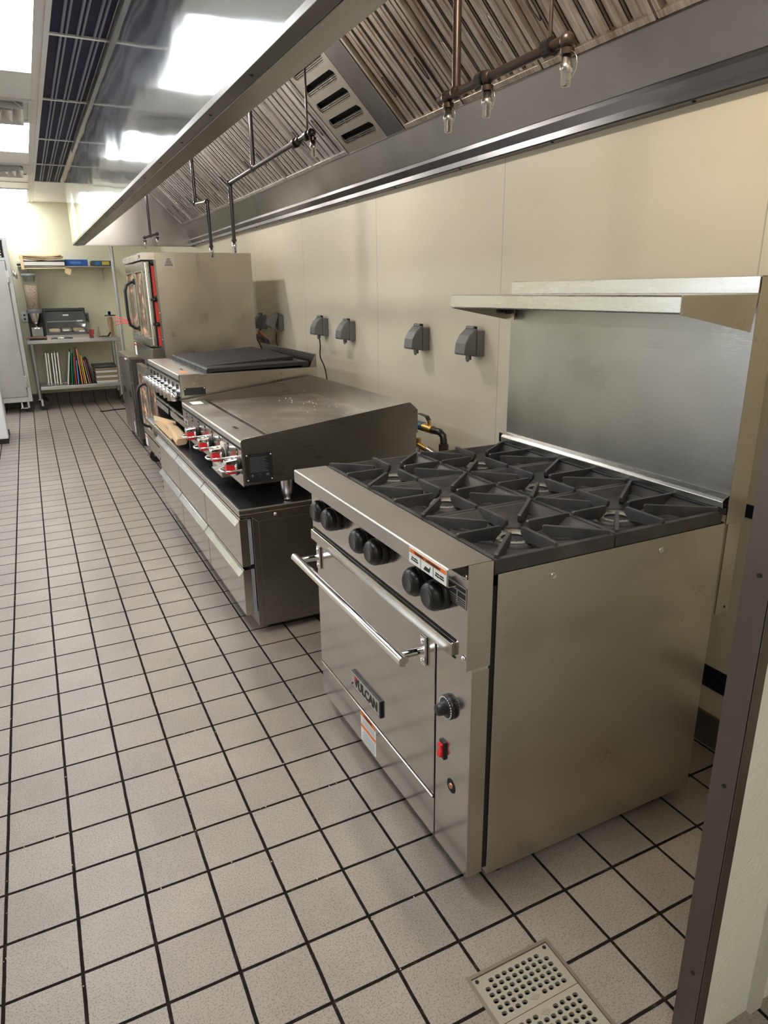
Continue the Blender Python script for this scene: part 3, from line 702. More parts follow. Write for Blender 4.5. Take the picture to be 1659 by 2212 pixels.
MB().lathe((1.085, 1.1965, .556), (0, -1, 0), [(0, .008), (.003, .006), (.004, .0005)], 14).build('bolt', 'chrome', CB)
ydr = [1.203, 1.878, 2.560, 3.262]
for k in range(3):
    for z0, z1 in ((.336, .549), (.108, .320)):
        a, b = ydr[k]+.0055, ydr[k+1]-.0055
        d = MB().box(.930, .966, a, b, z0, z1); do = d.build('drawer', 'steel', CB, .0015)
        MB().prism([(.931, z1-.004), (.912, z1-.026), (.914, z1-.028), (.936, z1+.002)], 'y', a+.003, b-.003).build('drawer_handle', 'steel_bright', do, .0008)
        gk = MB()
        for q in range(3): gk.box(.967+q*.0055, .9705+q*.0055, a+.003+q*.0012, b-.003-q*.0012, z0+.004, z1-.004)
        gk.build('gasket', plain('grey_vinyl_gasket', (.42, .44, .50), .35), do)
for k in (1, 2): B(.937, .984, ydr[k]-.0054, ydr[k]+.0054, .110, .552).build('mullion', 'black_gap', CB)  # black filler painting the shade between drawer columns
B(.968, .984, 1.22, 3.25, .318, .338).build('rail', 'black_gap', CB)  # black backing that paints the shade between drawer rows
lv = MB()
for k in range(9): lv.box(.9292, .9302, 3.240, 3.252, .180+k*.040, .196+k*.040)
lv.build('vent_slots', 'black_gap', CB)
for x_ in (1.06, 1.68):
    for y_ in (1.30, 2.3, 3.6): MB().cyl((x_, y_, 0), (x_, y_, .05), .022, seg=14).build('foot', 'black_paint', CB)

# ================================================================== GRIDDLE
GY0, GY1 = 1.214, 2.432
G = thing('gas_griddle', 'wide countertop griddle with smooth steel plate and four red-faced valve knobs', 'griddle', (1.37, 1.82, .595))
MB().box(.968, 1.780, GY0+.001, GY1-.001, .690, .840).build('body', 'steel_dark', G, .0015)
B(.9645, .968, GY0+.004, GY1-.002, .686, .8385).build('control_panel', 'steel', G, .0008)
B(.9655, .970, GY0+.006, GY1-.004, .8385, .848).build('panel_gap', 'black_gap', G)
side = [(.964, .832), (.964, .874), (.967, .882), (.975, .886), (1.735, .974), (1.748, .974), (1.786, .938), (1.786, .832)]
for y_ in (GY0-.002, GY1-.001): MB().prism(side, 'y', y_, y_+.003).build('side_splash', 'steel_dark', G, .0006)
MB().sheet([(1.742, .866), (1.742, .972), (1.784, .938), (1.784, .832)], 'y', GY0+.001, GY1-.001, .003).build('rear_splash', 'steel_side', G)
MB().sheet([(.968, .847), (.964, .851), (.963, .872), (.968, .877), (1.090, .876), (1.092, .845)], 'y', GY0+.002, GY1-.002, -.003).build('front_rail', 'steel_top', G, .0008)
B(1.020, 1.035, 1.50, 1.56, .8765, .8775).build('drain_slot', 'black_gap', G)
MB().box(1.093, 1.118, GY0+.002, GY1-.002, .842, .846).build('grease_trough', 'steel_dark', G)
B(1.118, 1.742, GY0+.003, GY1-.003, .846, .871).build('griddle_plate', 'griddle', G, .001)
cb = MB()
for q in range(16): cb.lathe((1.45+random.random()*.25, 1.75+random.random()*.55, .8715), UPZ, [(0, .003), (.003, .002), (.004, .0003)], 6)
cb.build('crumbs', 'white_board' if 'white_board' in M else 'white_wood', G)
for k in range(8):
    y_ = 2.323-k*.148
    sq = MB().box(.9636, .9646, y_-.013, y_+.013, .808, .834); so_ = sq.build('pilot_window', 'black_gap', G)
    MB().lathe((.9638, y_-.002, .820), NEG_X, [(0, .005), (.001, .0045), (.0012, .0003)], 10).build('pilot_tip', 'brass', so_)
npt = B(.978, 1.092, GY0-.0035, GY0-.002, .703, .822).build('name_plate', 'black_paint', G)
for x_, z_ in ((.984, .816), (1.086, .814), (1.086, .709), (.984, .711)): MB().lathe((x_, GY0-.0035, z_), (0, -1, 0), [(0, .004), (.0015, .003), (.002, .0003)], 10).build('rivet', 'chrome', npt)
pn = MB()
for q in range(11): pn.box(.995, 1.075-random.random()*.02, GY0-.0040, GY0-.0035, .745+q*.006, .7465+q*.006)
pn.prism([(1.003, .722), (.997, .730), (1.003, .738), (1.009, .730)], 'y', GY0-.004, GY0-.0035); pn.box(1.062, 1.074, GY0-.004, GY0-.0035, .726, .734)
pn.build('plate_print', plain('dim_print', (.14, .15, .17), .5), npt)
MB().lathe((1.035, GY0-.0035, .731), (0, -1, 0), [(.0005, .006), (.0006, .004)], 14).build('plate_seal', 'chrome_dull', npt)
for i, y_ in enumerate((2.055, 1.765, 1.515, 1.262)):
    k = MB().lathe((.9645, y_, .765), NEG_X, [(0, .020), (.004, .020), (.005, .034), (.010, .034)], 26); ko = k.build('valve_knob', 'black_plastic', G)
    MB().lathe((.9535, y_, .765), NEG_X, [(0, .024), (.006, .027), (.012, .027), (.014, .001)], 26).build('knob_shell', 'chrome', ko)
    MB().prism([(.953, .772), (.900, .781), (.903, .796), (.953, .802)], 'y', y_-.022, y_+.022).build('knob_crest', 'chrome', ko, .004)
    MB().box(.906, .950, y_-.017, y_+.017, .738, .778).build('knob_insert', 'red_plastic', ko, .004)
    MB().lathe((.9500, y_, .765), NEG_X, [(0, .0375), (.003, .0375), (.003, .025)], 26).build('bezel', 'black_paint', ko)
    lp_ = MB().tube([(.964, y_-.040, .757), (.925, y_-.040, .757), (.893, y_-.036, .757), (.884, y_-.020, .757), (.882, y_, .757), (.884, y_+.020, .757), (.893, y_+.036, .757), (.925, y_+.040, .757), (.964, y_+.040, .757)], .0042, 10)
    lp_.build('knob_guard', 'chrome', ko)
MB().box(.9585, .9640, 1.490, 1.555, .700, .818).build('instruction_tag', 'paper', G)
gb = MB().box(.955, 1.30, 1.555, 1.735, .648, .688); gbo = gb.build('grease_drawer', 'steel', G, .0015)
MB().box(.940, .955, 1.60, 1.69, .668, .672).build('drawer_pull', 'steel_bright', gbo, .001)
pl = B(.9625, .9645, 2.30, 2.40, .765, .79).build('rating_plate', 'silver_label', G)
MB().box(.9620, .9625, 2.325, 2.365, .770, .785).build('plate_print', 'ink', pl)
B(1.0, 1.06, GY1-.13, GY1-.03, .877, .8776).build('warning_sticker', 'white_label', G)
for x_ in (1.165, 1.68):
    for y_ in (1.262, 2.38):
        l_ = MB().lathe((x_, y_, .595), UPZ, [(0, .016), (.012, .016), (.014, .020), (.026, .021), (.030, .027), (.095, .027)], 20); l_.build('leg', 'chrome_dull', G)

# ================================================================== CHARBROILER
KY0, KY1 = 2.470, 3.560
K = thing('charbroiler', 'black-grated gas charbroiler with a row of chrome knobs beyond the griddle', 'charbroiler', (1.4, 3.0, .595))
MB().box(.972, 1.79, KY0, KY0+.003, .862, 1.018).box(.972, 1.79, KY1-.003, KY1, .862, 1.018).box(1.15, 1.79, KY0+.003, KY1-.003, .862, .96).box(1.785, 1.79, KY0+.003, KY1-.003, .86, 1.018).build('body', 'steel_side', K, .001)
MB().sheet([(.985, .862), (.968, .880), (.969, .975)], 'y', KY0, KY1, -.003).build('control_panel', 'steel', K, .0006)
B(.972, .978, KY0+.003, KY1-.003, .975, .988).build('panel_gap', 'black_gap', K)
MB().sheet([(.972, .987), (.966, .992), (.966, 1.018), (.970, 1.0215), (1.085, 1.0215), (1.087, 1.008), (1.135, 1.008)], 'y', KY0, KY1, -.003).build('front_rail', 'steel_top', K, .0006)
B(1.09, 1.135, KY0+.01, KY1-.01, 1.004, 1.009).build('grease_gutter', 'steel_bright', K)
B(1.035, 1.045, KY0+.25, KY0+.33, 1.0215, 1.0223).build('drain_slot', 'black_gap', K)
B(1.0, 1.04, KY0+.08, KY0+.17, 1.0215, 1.022).build('warning_sticker', 'orange_label', K)
for k in range(8): B(.9645, .9665, KY0+.075+k*.133-.012, KY0+.075+k*.133+.012, .935, .962).build('pilot_window', 'black_gap', K)
for k in range(8):
    y_ = KY0+.075+k*.133
    ko = MB().lathe((.968, y_, .893), NEG_X, [(0, .026), (.010, .026)], 22).build('burner_knob', 'black_plastic', K)
    MB().lathe((.9585, y_, .893), NEG_X, [(0, .025), (.010, .027), (.030, .024), (.034, .019), (.034, .0005)], 22).build('knob_shell', 'chrome', ko)
    MB().prism([(y_-.012, .872), (y_+.012, .872), (y_+.012, .916), (y_-.012, .916)], 'x', .909, .930).build('knob_grip', 'chrome_dull', ko, .002)
nw = 7; gw = (KY1-KY0-.02)/nw
for k in range(nw):
    a = KY0+.01+k*gw+.0025; b = a+gw-.005
    dz = .016 if k in (0,) else 0
    z0, z1 = 1.045, 1.075+ (0 if k else -.022)
    g_ = MB()
    nb = 6; bw = (b-a)/nb
    for q in range(nb): g_.prism([(1.150, z0-.014), (1.150, z0), (1.700, z1), (1.700, z1-.014)], 'y', a+q*bw, a+q*bw+bw*.5)
    g_.prism([(1.150, z0-.022), (1.150, z0-.013), (1.700, z1-.013), (1.700, z1-.022)], 'y', a, b)
    g_.prism([(1.128, 1.006), (1.128, z0-.006), (1.134, z0+.001), (1.152, z0), (1.152, 1.006)], 'y', a, b)
    g_.build('grate_section', 'iron_black', K, .0015)
bx = MB().box(1.14, 1.74, KY0+.012, KY1-.012, .96, 1.02); bx.build('firebox', 'iron_black', K)
rk = MB()
for k in range(6): rk.box(1.700, 1.745, KY0+.02+k*.17, KY0+.17+k*.17, 1.02, 1.052)
rk.build('grate_rest', 'iron_black', K, .003)
MB().box(1.782, 1.788, KY0, KY1, 1.018, 1.095).build('splash_guard', 'steel_dark', K, .001)
MB().prism([(1.745, 1.02), (1.785, 1.02), (1.785, 1.09)], 'y', KY0+.002, KY0+.005).build('guard_gusset', 'steel_dark', K)
np2 = B(.990, 1.110, KY0-.0015, KY0, .905, .946).build('name_plate', 'black_paint', K)
for x_ in (.996, 1.104): MB().lathe((x_, KY0-.0015, .940), (0, -1, 0), [(0, .004), (.0015, .003), (.002, .0003)], 10).build('rivet', 'chrome', np2)
# stand below the charbroiler with two grease drawers
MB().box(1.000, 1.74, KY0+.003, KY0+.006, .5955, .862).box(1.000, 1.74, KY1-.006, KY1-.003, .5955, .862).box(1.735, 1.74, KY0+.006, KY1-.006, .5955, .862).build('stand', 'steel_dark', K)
MB().box(.992, 1.006, KY0, KY0+.014, .5955, .862).box(.992, 1.006, KY1-.014, KY1, .5955, .862).build('stand_post', 'steel', K, .001)
for a, b in ((KY0+.03, KY0+.53), (KY0+.55, KY1-.03)):
    dr = MB().box(.998, 1.70, a, b, .722, .730).box(.998, 1.001, a, b, .730, .768); d_ = dr.build('grease_drawer', 'steel', K, .0008)
    MB().sheet([(.998, .774), (.985, .778), (.985, .768)], 'y', a, b, -.002).build('drawer_lip', 'steel_bright', d_)
    MB().box(.985, .988, a+.04, b-.02, .712, .748).build('drawer_handle', 'steel_bright', d_, .001)

# wooden board and paper wrapped parcel lying under the charbroiler
bdm = MB().prism([(.944, 2.80), (.990, 2.80), (1.030, 3.42), (.946, 3.42)], 'z', .5965, .608)
tag(bdm.build('wooden_board', 'kraft', None, .002), 'tan wooden board lying on the chef base beneath the charbroiler', 'board')
t = thing('cardboard_strip', 'folded strip of tan cardboard leaning behind the paper parcel', 'cardboard', (1.0, 3.35, .608))
MB().prism([(.953, 3.50), (.958, 3.505), (1.052, 3.20), (1.047, 3.195)], 'z', .6082, .640).build('strip', 'kraft_l', t)
pp = MB(); pr = []
ringdefs = [(3.20, .030, .622, .010), (3.14, .034, .626, .015), (3.08, .024, .628, .016), (3.03, .018, .628, .016), (2.97, .030, .634, .022), (2.80, .036, .637, .025), (2.60, .038, .638, .026), (2.535, .036, .637, .024), (2.52, .028, .636, .018)]
vs = []; ns = 10
for y_, hw, zc, hh in ringdefs:
    for q in range(ns):
        a = 2*PI*q/ns; ca, sa = math.cos(a), math.sin(a)
        vs.append(((.958+(y_-2.52)*.075)+hw*math.copysign(abs(ca)**.55, ca)+random.uniform(-.002, .002), y_, max(.609, zc+hh*math.copysign(abs(sa)**.6, sa)+random.uniform(-.002, .002))))
nr = len(ringdefs)
fs = [(i*ns+q, i*ns+(q+1) % ns, (i+1)*ns+(q+1) % ns, (i+1)*ns+q) for i in range(nr-1) for q in range(ns)]+[tuple(range(ns)), tuple(range(nr*ns-1, (nr-1)*ns-1, -1))]
pp.add(vs, fs)
tag(pp.build('paper_parcel', 'kraft'), 'crumpled brown paper parcel lying on the wooden board', 'parcel')

# ================================================================== CONVECTION OVENS
def oven(z0, z1, label, casters, side_lab):
    OY0, OY1 = 3.95, 4.968
    t = thing('convection_oven', label, 'oven', (1.45, 4.46, z0), 'stacked convection ovens')
    B(1.150, 1.86, OY0+.003, OY1-.003, z0, z1).build('body', 'steel_side', t, .002)
    B(1.135, 1.151, OY0, OY1, z0+.0, z1-.045).build('front_frame', 'steel_dark', t, .001)
    if side_lab:
        lb = B(1.20, 1.285, OY0+.001, OY0+.003, z1-.105, z1-.03).build('data_label', 'silver_label', t)
        q = MB()
        for k in range(6): q.box(1.212+.004*k, 1.274-.004*k, OY0+.0003, OY0+.0011, z1-.092+k*.009, z1-.088+k*.009)
        q.build('label_print', 'ink', lb)
        br = MB().prism([(1.050, z1-.052), (1.050, z1-.010), (1.056, z1-.002), (1.150, z1-.002), (1.150, z1-.052)], 'y', OY0-.002, OY1); bo = br.build('brow', 'steel_bright', t, .001)
        bt_ = B(1.048, 1.0505, OY0+.004, OY0+.09, z1-.046, z1-.010).build('brow_badge', 'silver_label', bo)
        MB().box(1.0475, 1.0482, OY0+.02, OY0+.075, z1-.038, z1-.018).build('badge_print', 'ink', bt_)
    # doors
    dz0, dz1 = z1-.66, z1-.062
    for q, (a, b) in enumerate(((OY0+.012, OY0+.500), (OY0+.506, OY1-.02))):
        d = MB(); g0, g1 = dz0+.065, dz1-.075; m0, m1 = a+.07, b-.07
        d.box(1.060, 1.105, a, b, dz0, g0).box(1.060, 1.105, a, b, g1, dz1).box(1.060, 1.105, a, m0, g0, g1).box(1.060, 1.105, m1, b, g0, g1)
        do = d.build('oven_door', 'steel', t, .003)
        B(1.078, 1.082, m0, m1, g0, g1).build('door_window', 'oven_glass', do)
        wf_ = MB(); e = .012
        wf_.box(1.055, 1.064, m0-e, m1+e, g0-e, g0).box(1.055, 1.064, m0-e, m1+e, g1, g1+e).box(1.055, 1.064, m0-e, m0, g0, g1).box(1.055, 1.064, m1, m1+e, g0, g1)
        wf_.build('window_trim', 'chrome', do, .002)
    hy = OY0+.56
    hd = MB().tube([(1.060, hy, dz1-.13), (1.03, hy, dz1-.135), (1.0, hy-.01, dz1-.155), (.985, hy-.01, dz1-.20), (.985, hy-.01, dz0+.20), (.995, hy-.01, dz0+.14), (1.03, hy, dz0+.115), (1.060, hy, dz0+.11)], .0125, 12)
    ho_ = hd.build('door_handle', 'black_plastic', t)
    for zz in (dz1-.13, dz0+.11): MB().box(1.052, 1.075, hy-.025, hy+.025, zz-.022, zz+.022).build('handle_mount', 'black_paint', ho_, .004)
    MB().cyl((1.083, OY0+.006, dz0+.01), (1.083, OY0+.006, dz1-.01), .0125, seg=18).build('hinge_column', 'chrome', t)
    B(1.106, 1.114, OY0+.002, OY0+.02, dz0, dz1).build('door_gap', 'black_gap', t)
    # red control strip
    rp = MB().box(1.114, 1.134, OY0-.001, OY0+.010, dz0+.36, dz1-.03).box(1.114, 1.134, OY0-.001, OY0+.010, dz0+.004, dz0+.32)
    ro = rp.build('control_strip', 'red_panel', t)
    for zz in (dz0+.335, dz0+.16):
        MB().lathe((1.123, OY0-.001, zz), (-.5, -1, 0), [(0, .016), (.010, .016), (.012, .011), (.028, .010), (.029, .0005)], 14).build('control_knob', 'black_plastic', t)
    for zz in (dz1-.11, dz1-.14, dz0+.07): MB().lathe((1.120, OY0-.001, zz), (-.5, -1, 0), [(0, .004), (.003, .003), (.004, .0003)], 8).build('indicator', 'chrome', t)
    for zz in (dz1-.03, dz0+.24, dz0+.05): MB().lathe((1.142, OY0, zz), (0, -1, 0), [(0, .005), (.003, .004), (.004, .0003)], 10).build('screw', 'chrome', t)
    # lower front panel with warning label
    lp2 = B(1.062, 1.135, OY0, OY1, z0+.004, dz0-.012).build('lower_panel', 'steel', t, .0015)
    wl2 = B(1.0612, 1.0622, OY1-.15, OY1-.05, z0+.012, dz0-.02).build('warning_label', 'white_label', t)
    B(1.0606, 1.0612, OY1-.15, OY1-.05, dz0-.045, dz0-.030).build('label_band', 'red_plastic', wl2)
    if casters:
        for x_, y_ in ((1.125, OY0+.1), (1.125, OY1-.09), (1.78, OY0+.1), (1.78, OY1-.09)):
            c_ = MB().cyl((x_, y_-.018, .055), (x_, y_+.018, .055), .055, seg=22).build('caster', 'black_rubber', t, .003)
            MB().box(x_-.02, x_+.02, y_-.025, y_-.020, .05, z0).box(x_-.02, x_+.02, y_+.020, y_+.025, .05, z0).box(x_-.03, x_+.03, y_-.03, y_+.03, z0-.008, z0).build('caster_fork', 'chrome_dull', c_)
            if y_ > 4.5: MB().box(x_-.075, x_-.02, y_-.012, y_+.012, .062, .068).box(x_-.022, x_-.018, y_-.008, y_+.008, .062, z0-.02).build('brake_lever', 'chrome', c_)
oven(.148, .938, 'lower convection oven of the stack, glowing windows, partly behind the charbroiler', True, False)
oven(.940, 1.735, 'upper convection oven of the stack with red control strip', False, True)

# grey holding cabinet beyond the ovens
t = thing('holding_cabinet', 'waist-high grey steel cabinet on the floor between the ovens and the pole', 'cabinet', (1.3, 6.0, 0))
B(1.085, 1.6, 5.585, 6.415, .075, .85).build('body', 'steel_dark', t, .003)
B(1.070, 1.62, 5.570, 6.430, .85, .878).build('top', 'steel_side', t, .002)
for a, b in ((5.60, 5.99), (6.01, 6.40)):
    d_ = B(1.070, 1.086, a, b, .10, .62).build('door', 'steel_dark', t, .002)
    MB().box(1.064, 1.071, a+.12, a+.25, .48, .54).build('door_latch', 'black_plastic', d_, .002)
    B(1.072, 1.086, a, b, .64, .83).build('control_panel', 'steel_dark', t, .002)
for y_ in (5.74, 5.80): MB().cyl((1.070, y_, .845), (1.060, y_, .845), .008, seg=12).build('indicator', 'white_label', t)
B(1.069, 1.0703, 5.68, 5.73, .13, .24).build('notice', 'white_label', t)
for x_ in (1.13, 1.56):
    for y_ in (5.64, 6.36): MB().cyl((x_, y_, 0), (x_, y_, .08), .022, seg=12).build('foot', 'black_paint', t)

# ================================================================== WALL OUTLETS
def outlet(y, z, label, opened=False, w=.098):
    mat = 'grey_plastic'
    t = thing('covered_outlet', label, 'outlet', (X1, y, z), 'weatherproof outlet boxes on the cream wall')
    B(2.052, 2.0895, y-w/2, y+w/2, z-.065, z+.050).build('box', mat, t, .004)
    pr_ = [(2.052, .055), (2.046, .060), (2.012, .030), (1.992, -.005), (1.986, -.050), (1.994, -.056), (2.052, -.060)]
    ang = .38 if opened else 0; P = []
    for px, pz in pr_:
        dx, dz = px-2.052, pz-.055
        P.append((2.052+dx*math.cos(ang)+dz*math.sin(ang), z+.055-dx*math.sin(ang)+dz*math.cos(ang)))
    MB().prism(P, 'y', y-w/2+.006, y+w/2-.006).build('cover', mat, t, .004)
    MB().cyl((2.048, y-.03, z+.060), (2.048, y+.03, z+.060), .010, seg=14).box(2.044, 2.062, y-.03, y+.03, z+.045, z+.068).build('hinge', mat, t, .002)
    MB().box(2.030, 2.044, y-.016, y+.016, z-.080, z-.055).box(2.028, 2.036, y-.009, y+.009, z-.088, z-.078).build('latch', mat, t, .002)
ol = ['grey covered outlet nearest the range backguard, closed', 'grey covered outlet just right of the nearest free wall seam, second from the range backguard',
      'grey covered outlet, third from the range backguard, with no cord', 'grey covered outlet with a black cord running down to the charbroiler',
      'grey outlet with its cover tilted open, next to the convection oven', 'dark grey covered outlet half hidden behind the convection oven']
outlet(1.19, 1.228, ol[0]); outlet(1.68, 1.222, ol[1]); outlet(2.60, 1.222, ol[2]); outlet(3.05, 1.228, ol[3])
outlet(3.99, 1.225, ol[4], True); outlet(4.44, 1.215, ol[5])
def cord(pts, label, r=.0045, name='power_cord'):
    ps = []
    for i in range(len(pts)-1):
        p0 = Vector(pts[max(0, i-1)]); p1 = Vector(pts[i]); p2 = Vector(pts[i+1]); p3 = Vector(pts[min(len(pts)-1, i+2)])
        for q in range(6):
            s = q/6; ps.append(.5*((2*p1)+(-p0+p2)*s+(2*p0-5*p1+4*p2-p3)*s*s+(-p0+3*p1-3*p2+p3)*s**3))
    ps.append(Vector(pts[-1]))
    return tag(MB().tube(ps, r, 8).build(name, 'black_rubber'), label, 'cord')
cord([(2.035, 3.04, 1.150), (2.04, 3.04, 1.10), (2.045, 3.06, 1.02), (2.06, 3.02, .94), (2.05, 2.95, .8), (2.02, 2.9, .6)], 'black cord hanging from the covered outlet behind the charbroiler')
cord([(2.035, 3.98, 1.150), (2.03, 3.98, 1.08), (2.04, 3.97, 1.0), (2.05, 3.95, .8), (2.05, 3.95, .4)], 'black cord hanging from the outlet with the open cover')
cord([(1.99, 4.50, 1.30), (1.97, 4.46, 1.27), (1.985, 4.44, 1.2), (1.985, 4.42, 1.1), (2.0, 4.3, 1.0), (2.03, 4.2, .7)], 'black cord looping beside the far end of the oven')
cord([(.93, 8.06, .012), (1.00, 8.08, .007), (1.12, 8.14, .007), (1.25, 8.15, .007), (1.40, 8.3, .007), (1.5, 8.5, .007)], 'black cord lying on the floor tiles in front of the far table', .008)
# orange gas connector behind the ovens
t = thing('gas_connector', 'orange plastic tag and black valve handle behind the convection oven', 'gas valve', (2.0, 4.2, 1.08))
MB().prism([(4.16, 1.03), (4.32, 1.06), (4.33, 1.15), (4.24, 1.13), (4.13, 1.10)], 'x', 1.985, 2.0).build('orange_tag', 'orange_plastic', t, .003)
MB().tube([(1.975, 4.40, 1.095), (1.97, 4.28, 1.092), (1.97, 4.14, 1.09), (1.98, 4.08, 1.07), (1.99, 4.06, 1.0), (2.0, 4.06, .8)], .022, 12).build('elbow', 'grey_dark', t)
MB().box(1.945, 1.965, 4.28, 4.44, 1.08, 1.112).build('handle', 'black_plastic', t, .003)
# gas pipe with ball valve beyond the range
t = thing('gas_pipe', 'black iron gas pipe with brass ball valve between the griddle and the range', 'gas pipe', (1.97, 1.30, .7))
MB().tube([(1.97, 1.285, .001), (1.97, 1.285, .755), (1.97, 1.292, .785), (1.965, 1.315, .800), (1.96, 1.35, .800), (1.96, 1.37, .800)], .017, 14).build('pipe', 'pipe', t)
MB().cyl((1.97, 1.285, .64), (1.97, 1.285, .745), .024, seg=18).build('coupling', 'pipe_rust', t)
MB().cyl((1.96, 1.37, .800), (1.955, 1.47, .803), .021, seg=14).cyl((1.955, 1.47, .803), (1.95, 1.58, .808), .017, seg=14).build('valve_body', 'brass', t)
MB().cyl((1.956, 1.455, .803), (1.953, 1.505, .805), .023, seg=14).build('blue_collar', plain('teal_plastic', (.02, .09, .13), .35), t)
MB().cyl((1.958, 1.405, .82), (1.958, 1.405, .845), .009, seg=10).build('valve_stem', 'brass', t)
MB().prism([(1.40, .843), (1.425, .862), (1.50, .866), (1.50, .861), (1.43, .857), (1.41, .840)], 'x', 1.948, 1.968).build('lever', 'black_plastic', t, .001)
t = thing('gas_fitting', 'small brass tee fitting below the ball valve', 'pipe fitting', (1.93, 1.42, .7))
MB().cyl((1.93, 1.50, .72), (1.93, 1.37, .705), .014, seg=12).cyl((1.93, 1.46, .70), (1.93, 1.46, .75), .013, seg=12).build('tee', 'brass', t)
MB().cyl((1.93, 1.37, .705), (1.94, 1.31, .69), .018, seg=12).build('elbow', 'steel_dark', t)
MB().cyl((1.93, 1.46, .68), (1.93, 1.46, .70), .018, seg=8).build('nut', 'chrome_dull', t)

# ================================================================== FLOOR DRAIN
t = thing('floor_drain', 'square perforated floor drain grate set in the tiles at the bottom', 'drain', (1.03, -.68, 0))
fr = MB(); e = .008
fr.box(DX0, DX1, DY1-e, DY1, -.03, .001).box(DX0, DX1, DY0, DY0+e, -.03, .001).box(DX0, DX0+e, DY0+e, DY1-e, -.03, .001).box(DX1-e, DX1, DY0+e, DY1-e, -.03, .001)
beige = plain('beige_drain_plastic', (.33, .295, .235), .55)
fr.build('drain_frame', plain('drain_frame_steel', (.22, .18, .15), .5, .4), t)
B(DX0+e, DX1-e, DY0+e, DY1-e, -.12, -.10).build('drain_pit', 'black_gap', t)
MB().box(DX0, DX0+.001, DY0, DY1, -.1, -.03).box(DX1-.001, DX1, DY0, DY1, -.1, -.03).box(DX0, DX1, DY0, DY0+.001, -.1, -.03).box(DX0, DX1, DY1-.001, DY1, -.1, -.03).build('pit_wall', 'black_gap', t)
def plate(x0, x1, y0, y1, dia_y):
    p = MB(); nx, ny = 10, 6; mx, my = .014, .010
    cw = (x1-x0-2*mx)/nx; ch = (y1-y0-2*my)/ny; z0, z1 = -.010, -.002
    cxm = (x0+x1)/2
    skip = lambda i, j: (i in (4, 5) and j == dia_y) or (i in (0, 9) and j == (5 if dia_y == 0 else 0))
    xs = [x0]; 
    def bar(a, b, c, d): p.box(a, b, c, d, z0, z1)
    bar(x0, x1, y0, y0+my, ); bar(x0, x1, y1-my, y1); bar(x0, x0+mx, y0+my, y1-my); bar(x1-mx, x1, y0+my, y1-my)
    hx, hy = cw*.34, ch*.33
    for j in range(ny):
        ya = y0+my+j*ch
        for i in range(nx):
            xa = x0+mx+i*cw
            if skip(i, j): bar(xa, xa+cw, ya, ya+ch); continue
            cx, cy = xa+cw/2, ya+ch/2; c = hx*.45
            # octagon-cornered hole: outer square ring
            O = [(xa, ya), (xa+cw, ya), (xa+cw, ya+ch), (xa, ya+ch)]
            I = [(cx-hx, cy-hy+c), (cx-hx+c, cy-hy), (cx+hx-c, cy-hy), (cx+hx, cy-hy+c), (cx+hx, cy+hy-c), (cx+hx-c, cy+hy), (cx-hx+c, cy+hy), (cx-hx, cy+hy-c)]
            vs = [(*q, z1) for q in O]+[(*q, z1) for q in I]+[(*q, z0) for q in I]
            fs = [(0, 1, 6, 5), (1, 2, 8, 7), (2, 3, 10, 9), (3, 0, 4, 11), (0, 5, 4), (1, 7, 6), (2, 9, 8), (3, 11, 10)]
            fs += [(4+k, 4+(k+1) % 8, 12+(k+1) % 8, 12+k) for k in range(8)]
            p.add(vs, fs)
    o = p.build('grate_plate', beige, t)
    cyd = y0+my+(dia_y+.5)*ch
    MB().prism([(cxm-.013, cyd), (cxm, cyd-.008), (cxm+.013, cyd), (cxm, cyd+.008)], 'z', -.0025, -.0012).prism([(cxm-.006, cyd-.0005), (cxm+.006, cyd-.0005), (cxm+.006, cyd+.0005), (cxm-.006, cyd+.0005)], 'z', -.0012, -.0008).build('maker_mark', plain('drain_mark', (.30, .26, .20), .6), o)
    for sx in (x0+.010, x1-.010): MB().cyl((sx, y1-.008 if dia_y == 0 else y0+.008, -.0022), (sx, y1-.008 if dia_y == 0 else y0+.008, -.0012), .0045, seg=14).build('screw_hole', 'black_gap', o)
ym = -.681
plate(DX0+e+.001, DX1-e-.001, ym+.0008, DY1-e-.001, 0)
plate(DX0+e+.001, DX1-e-.001, DY0+e+.001, ym-.0008, 5)

# ================================================================== FAR END OF THE KITCHEN
TX0, TX1, TY0, TY1, TZ = .215, 1.345, 8.60, 9.16, .895
def caster(parent, x, y, z1, r=.062, mat='black_rubber', side=0):
    c = MB().cyl((x+side, y-.018, r), (x+side, y+.018, r), r, seg=24).build('caster', mat, parent, .003)
    MB().box(x+side*.5-.012, x+side*.5+.012, y-.026, y-.021, r-.01, z1).box(x+side*.5-.012, x+side*.5+.012, y+.021, y+.026, r-.01, z1).box(x-.022, x+.022, y-.028, y+.028, z1-.008, z1).build('caster_fork', 'chrome_dull', c)
T = thing('work_table', 'stainless rolling work table with undershelf against the far wall', 'table', (.78, 8.88, 0))
MB().box(TX0, TX1, TY0, TY1, TZ-.045, TZ).build('table_top', 'table_steel', T, .006)
for x_ in (.262, 1.285):
    for y_ in (8.66, 9.10):
        MB().cyl((x_, y_, .13), (x_, y_, TZ-.045), .020, seg=16).build('leg', 'galv', T)
        caster(T, x_, y_, .14, side=.035)
MB().box(.285, 1.275, 8.64, 9.12, .255, .300).build('undershelf', 'table_steel', T, .004)
sh_ = thing('wall_shelf', 'narrow steel wall shelf above the work table', 'shelf', (.82, 9.05, 1.80))
B(.25, 1.40, 8.88, 9.198, 1.792, 1.808).build('shelf_board', 'table_steel', sh_, .002)
for x_ in (.36, 1.28): MB().prism([(9.198, 1.62), (9.198, 1.792), (8.93, 1.792)], 'x', x_, x_+.004).build('bracket', 'table_steel', sh_)
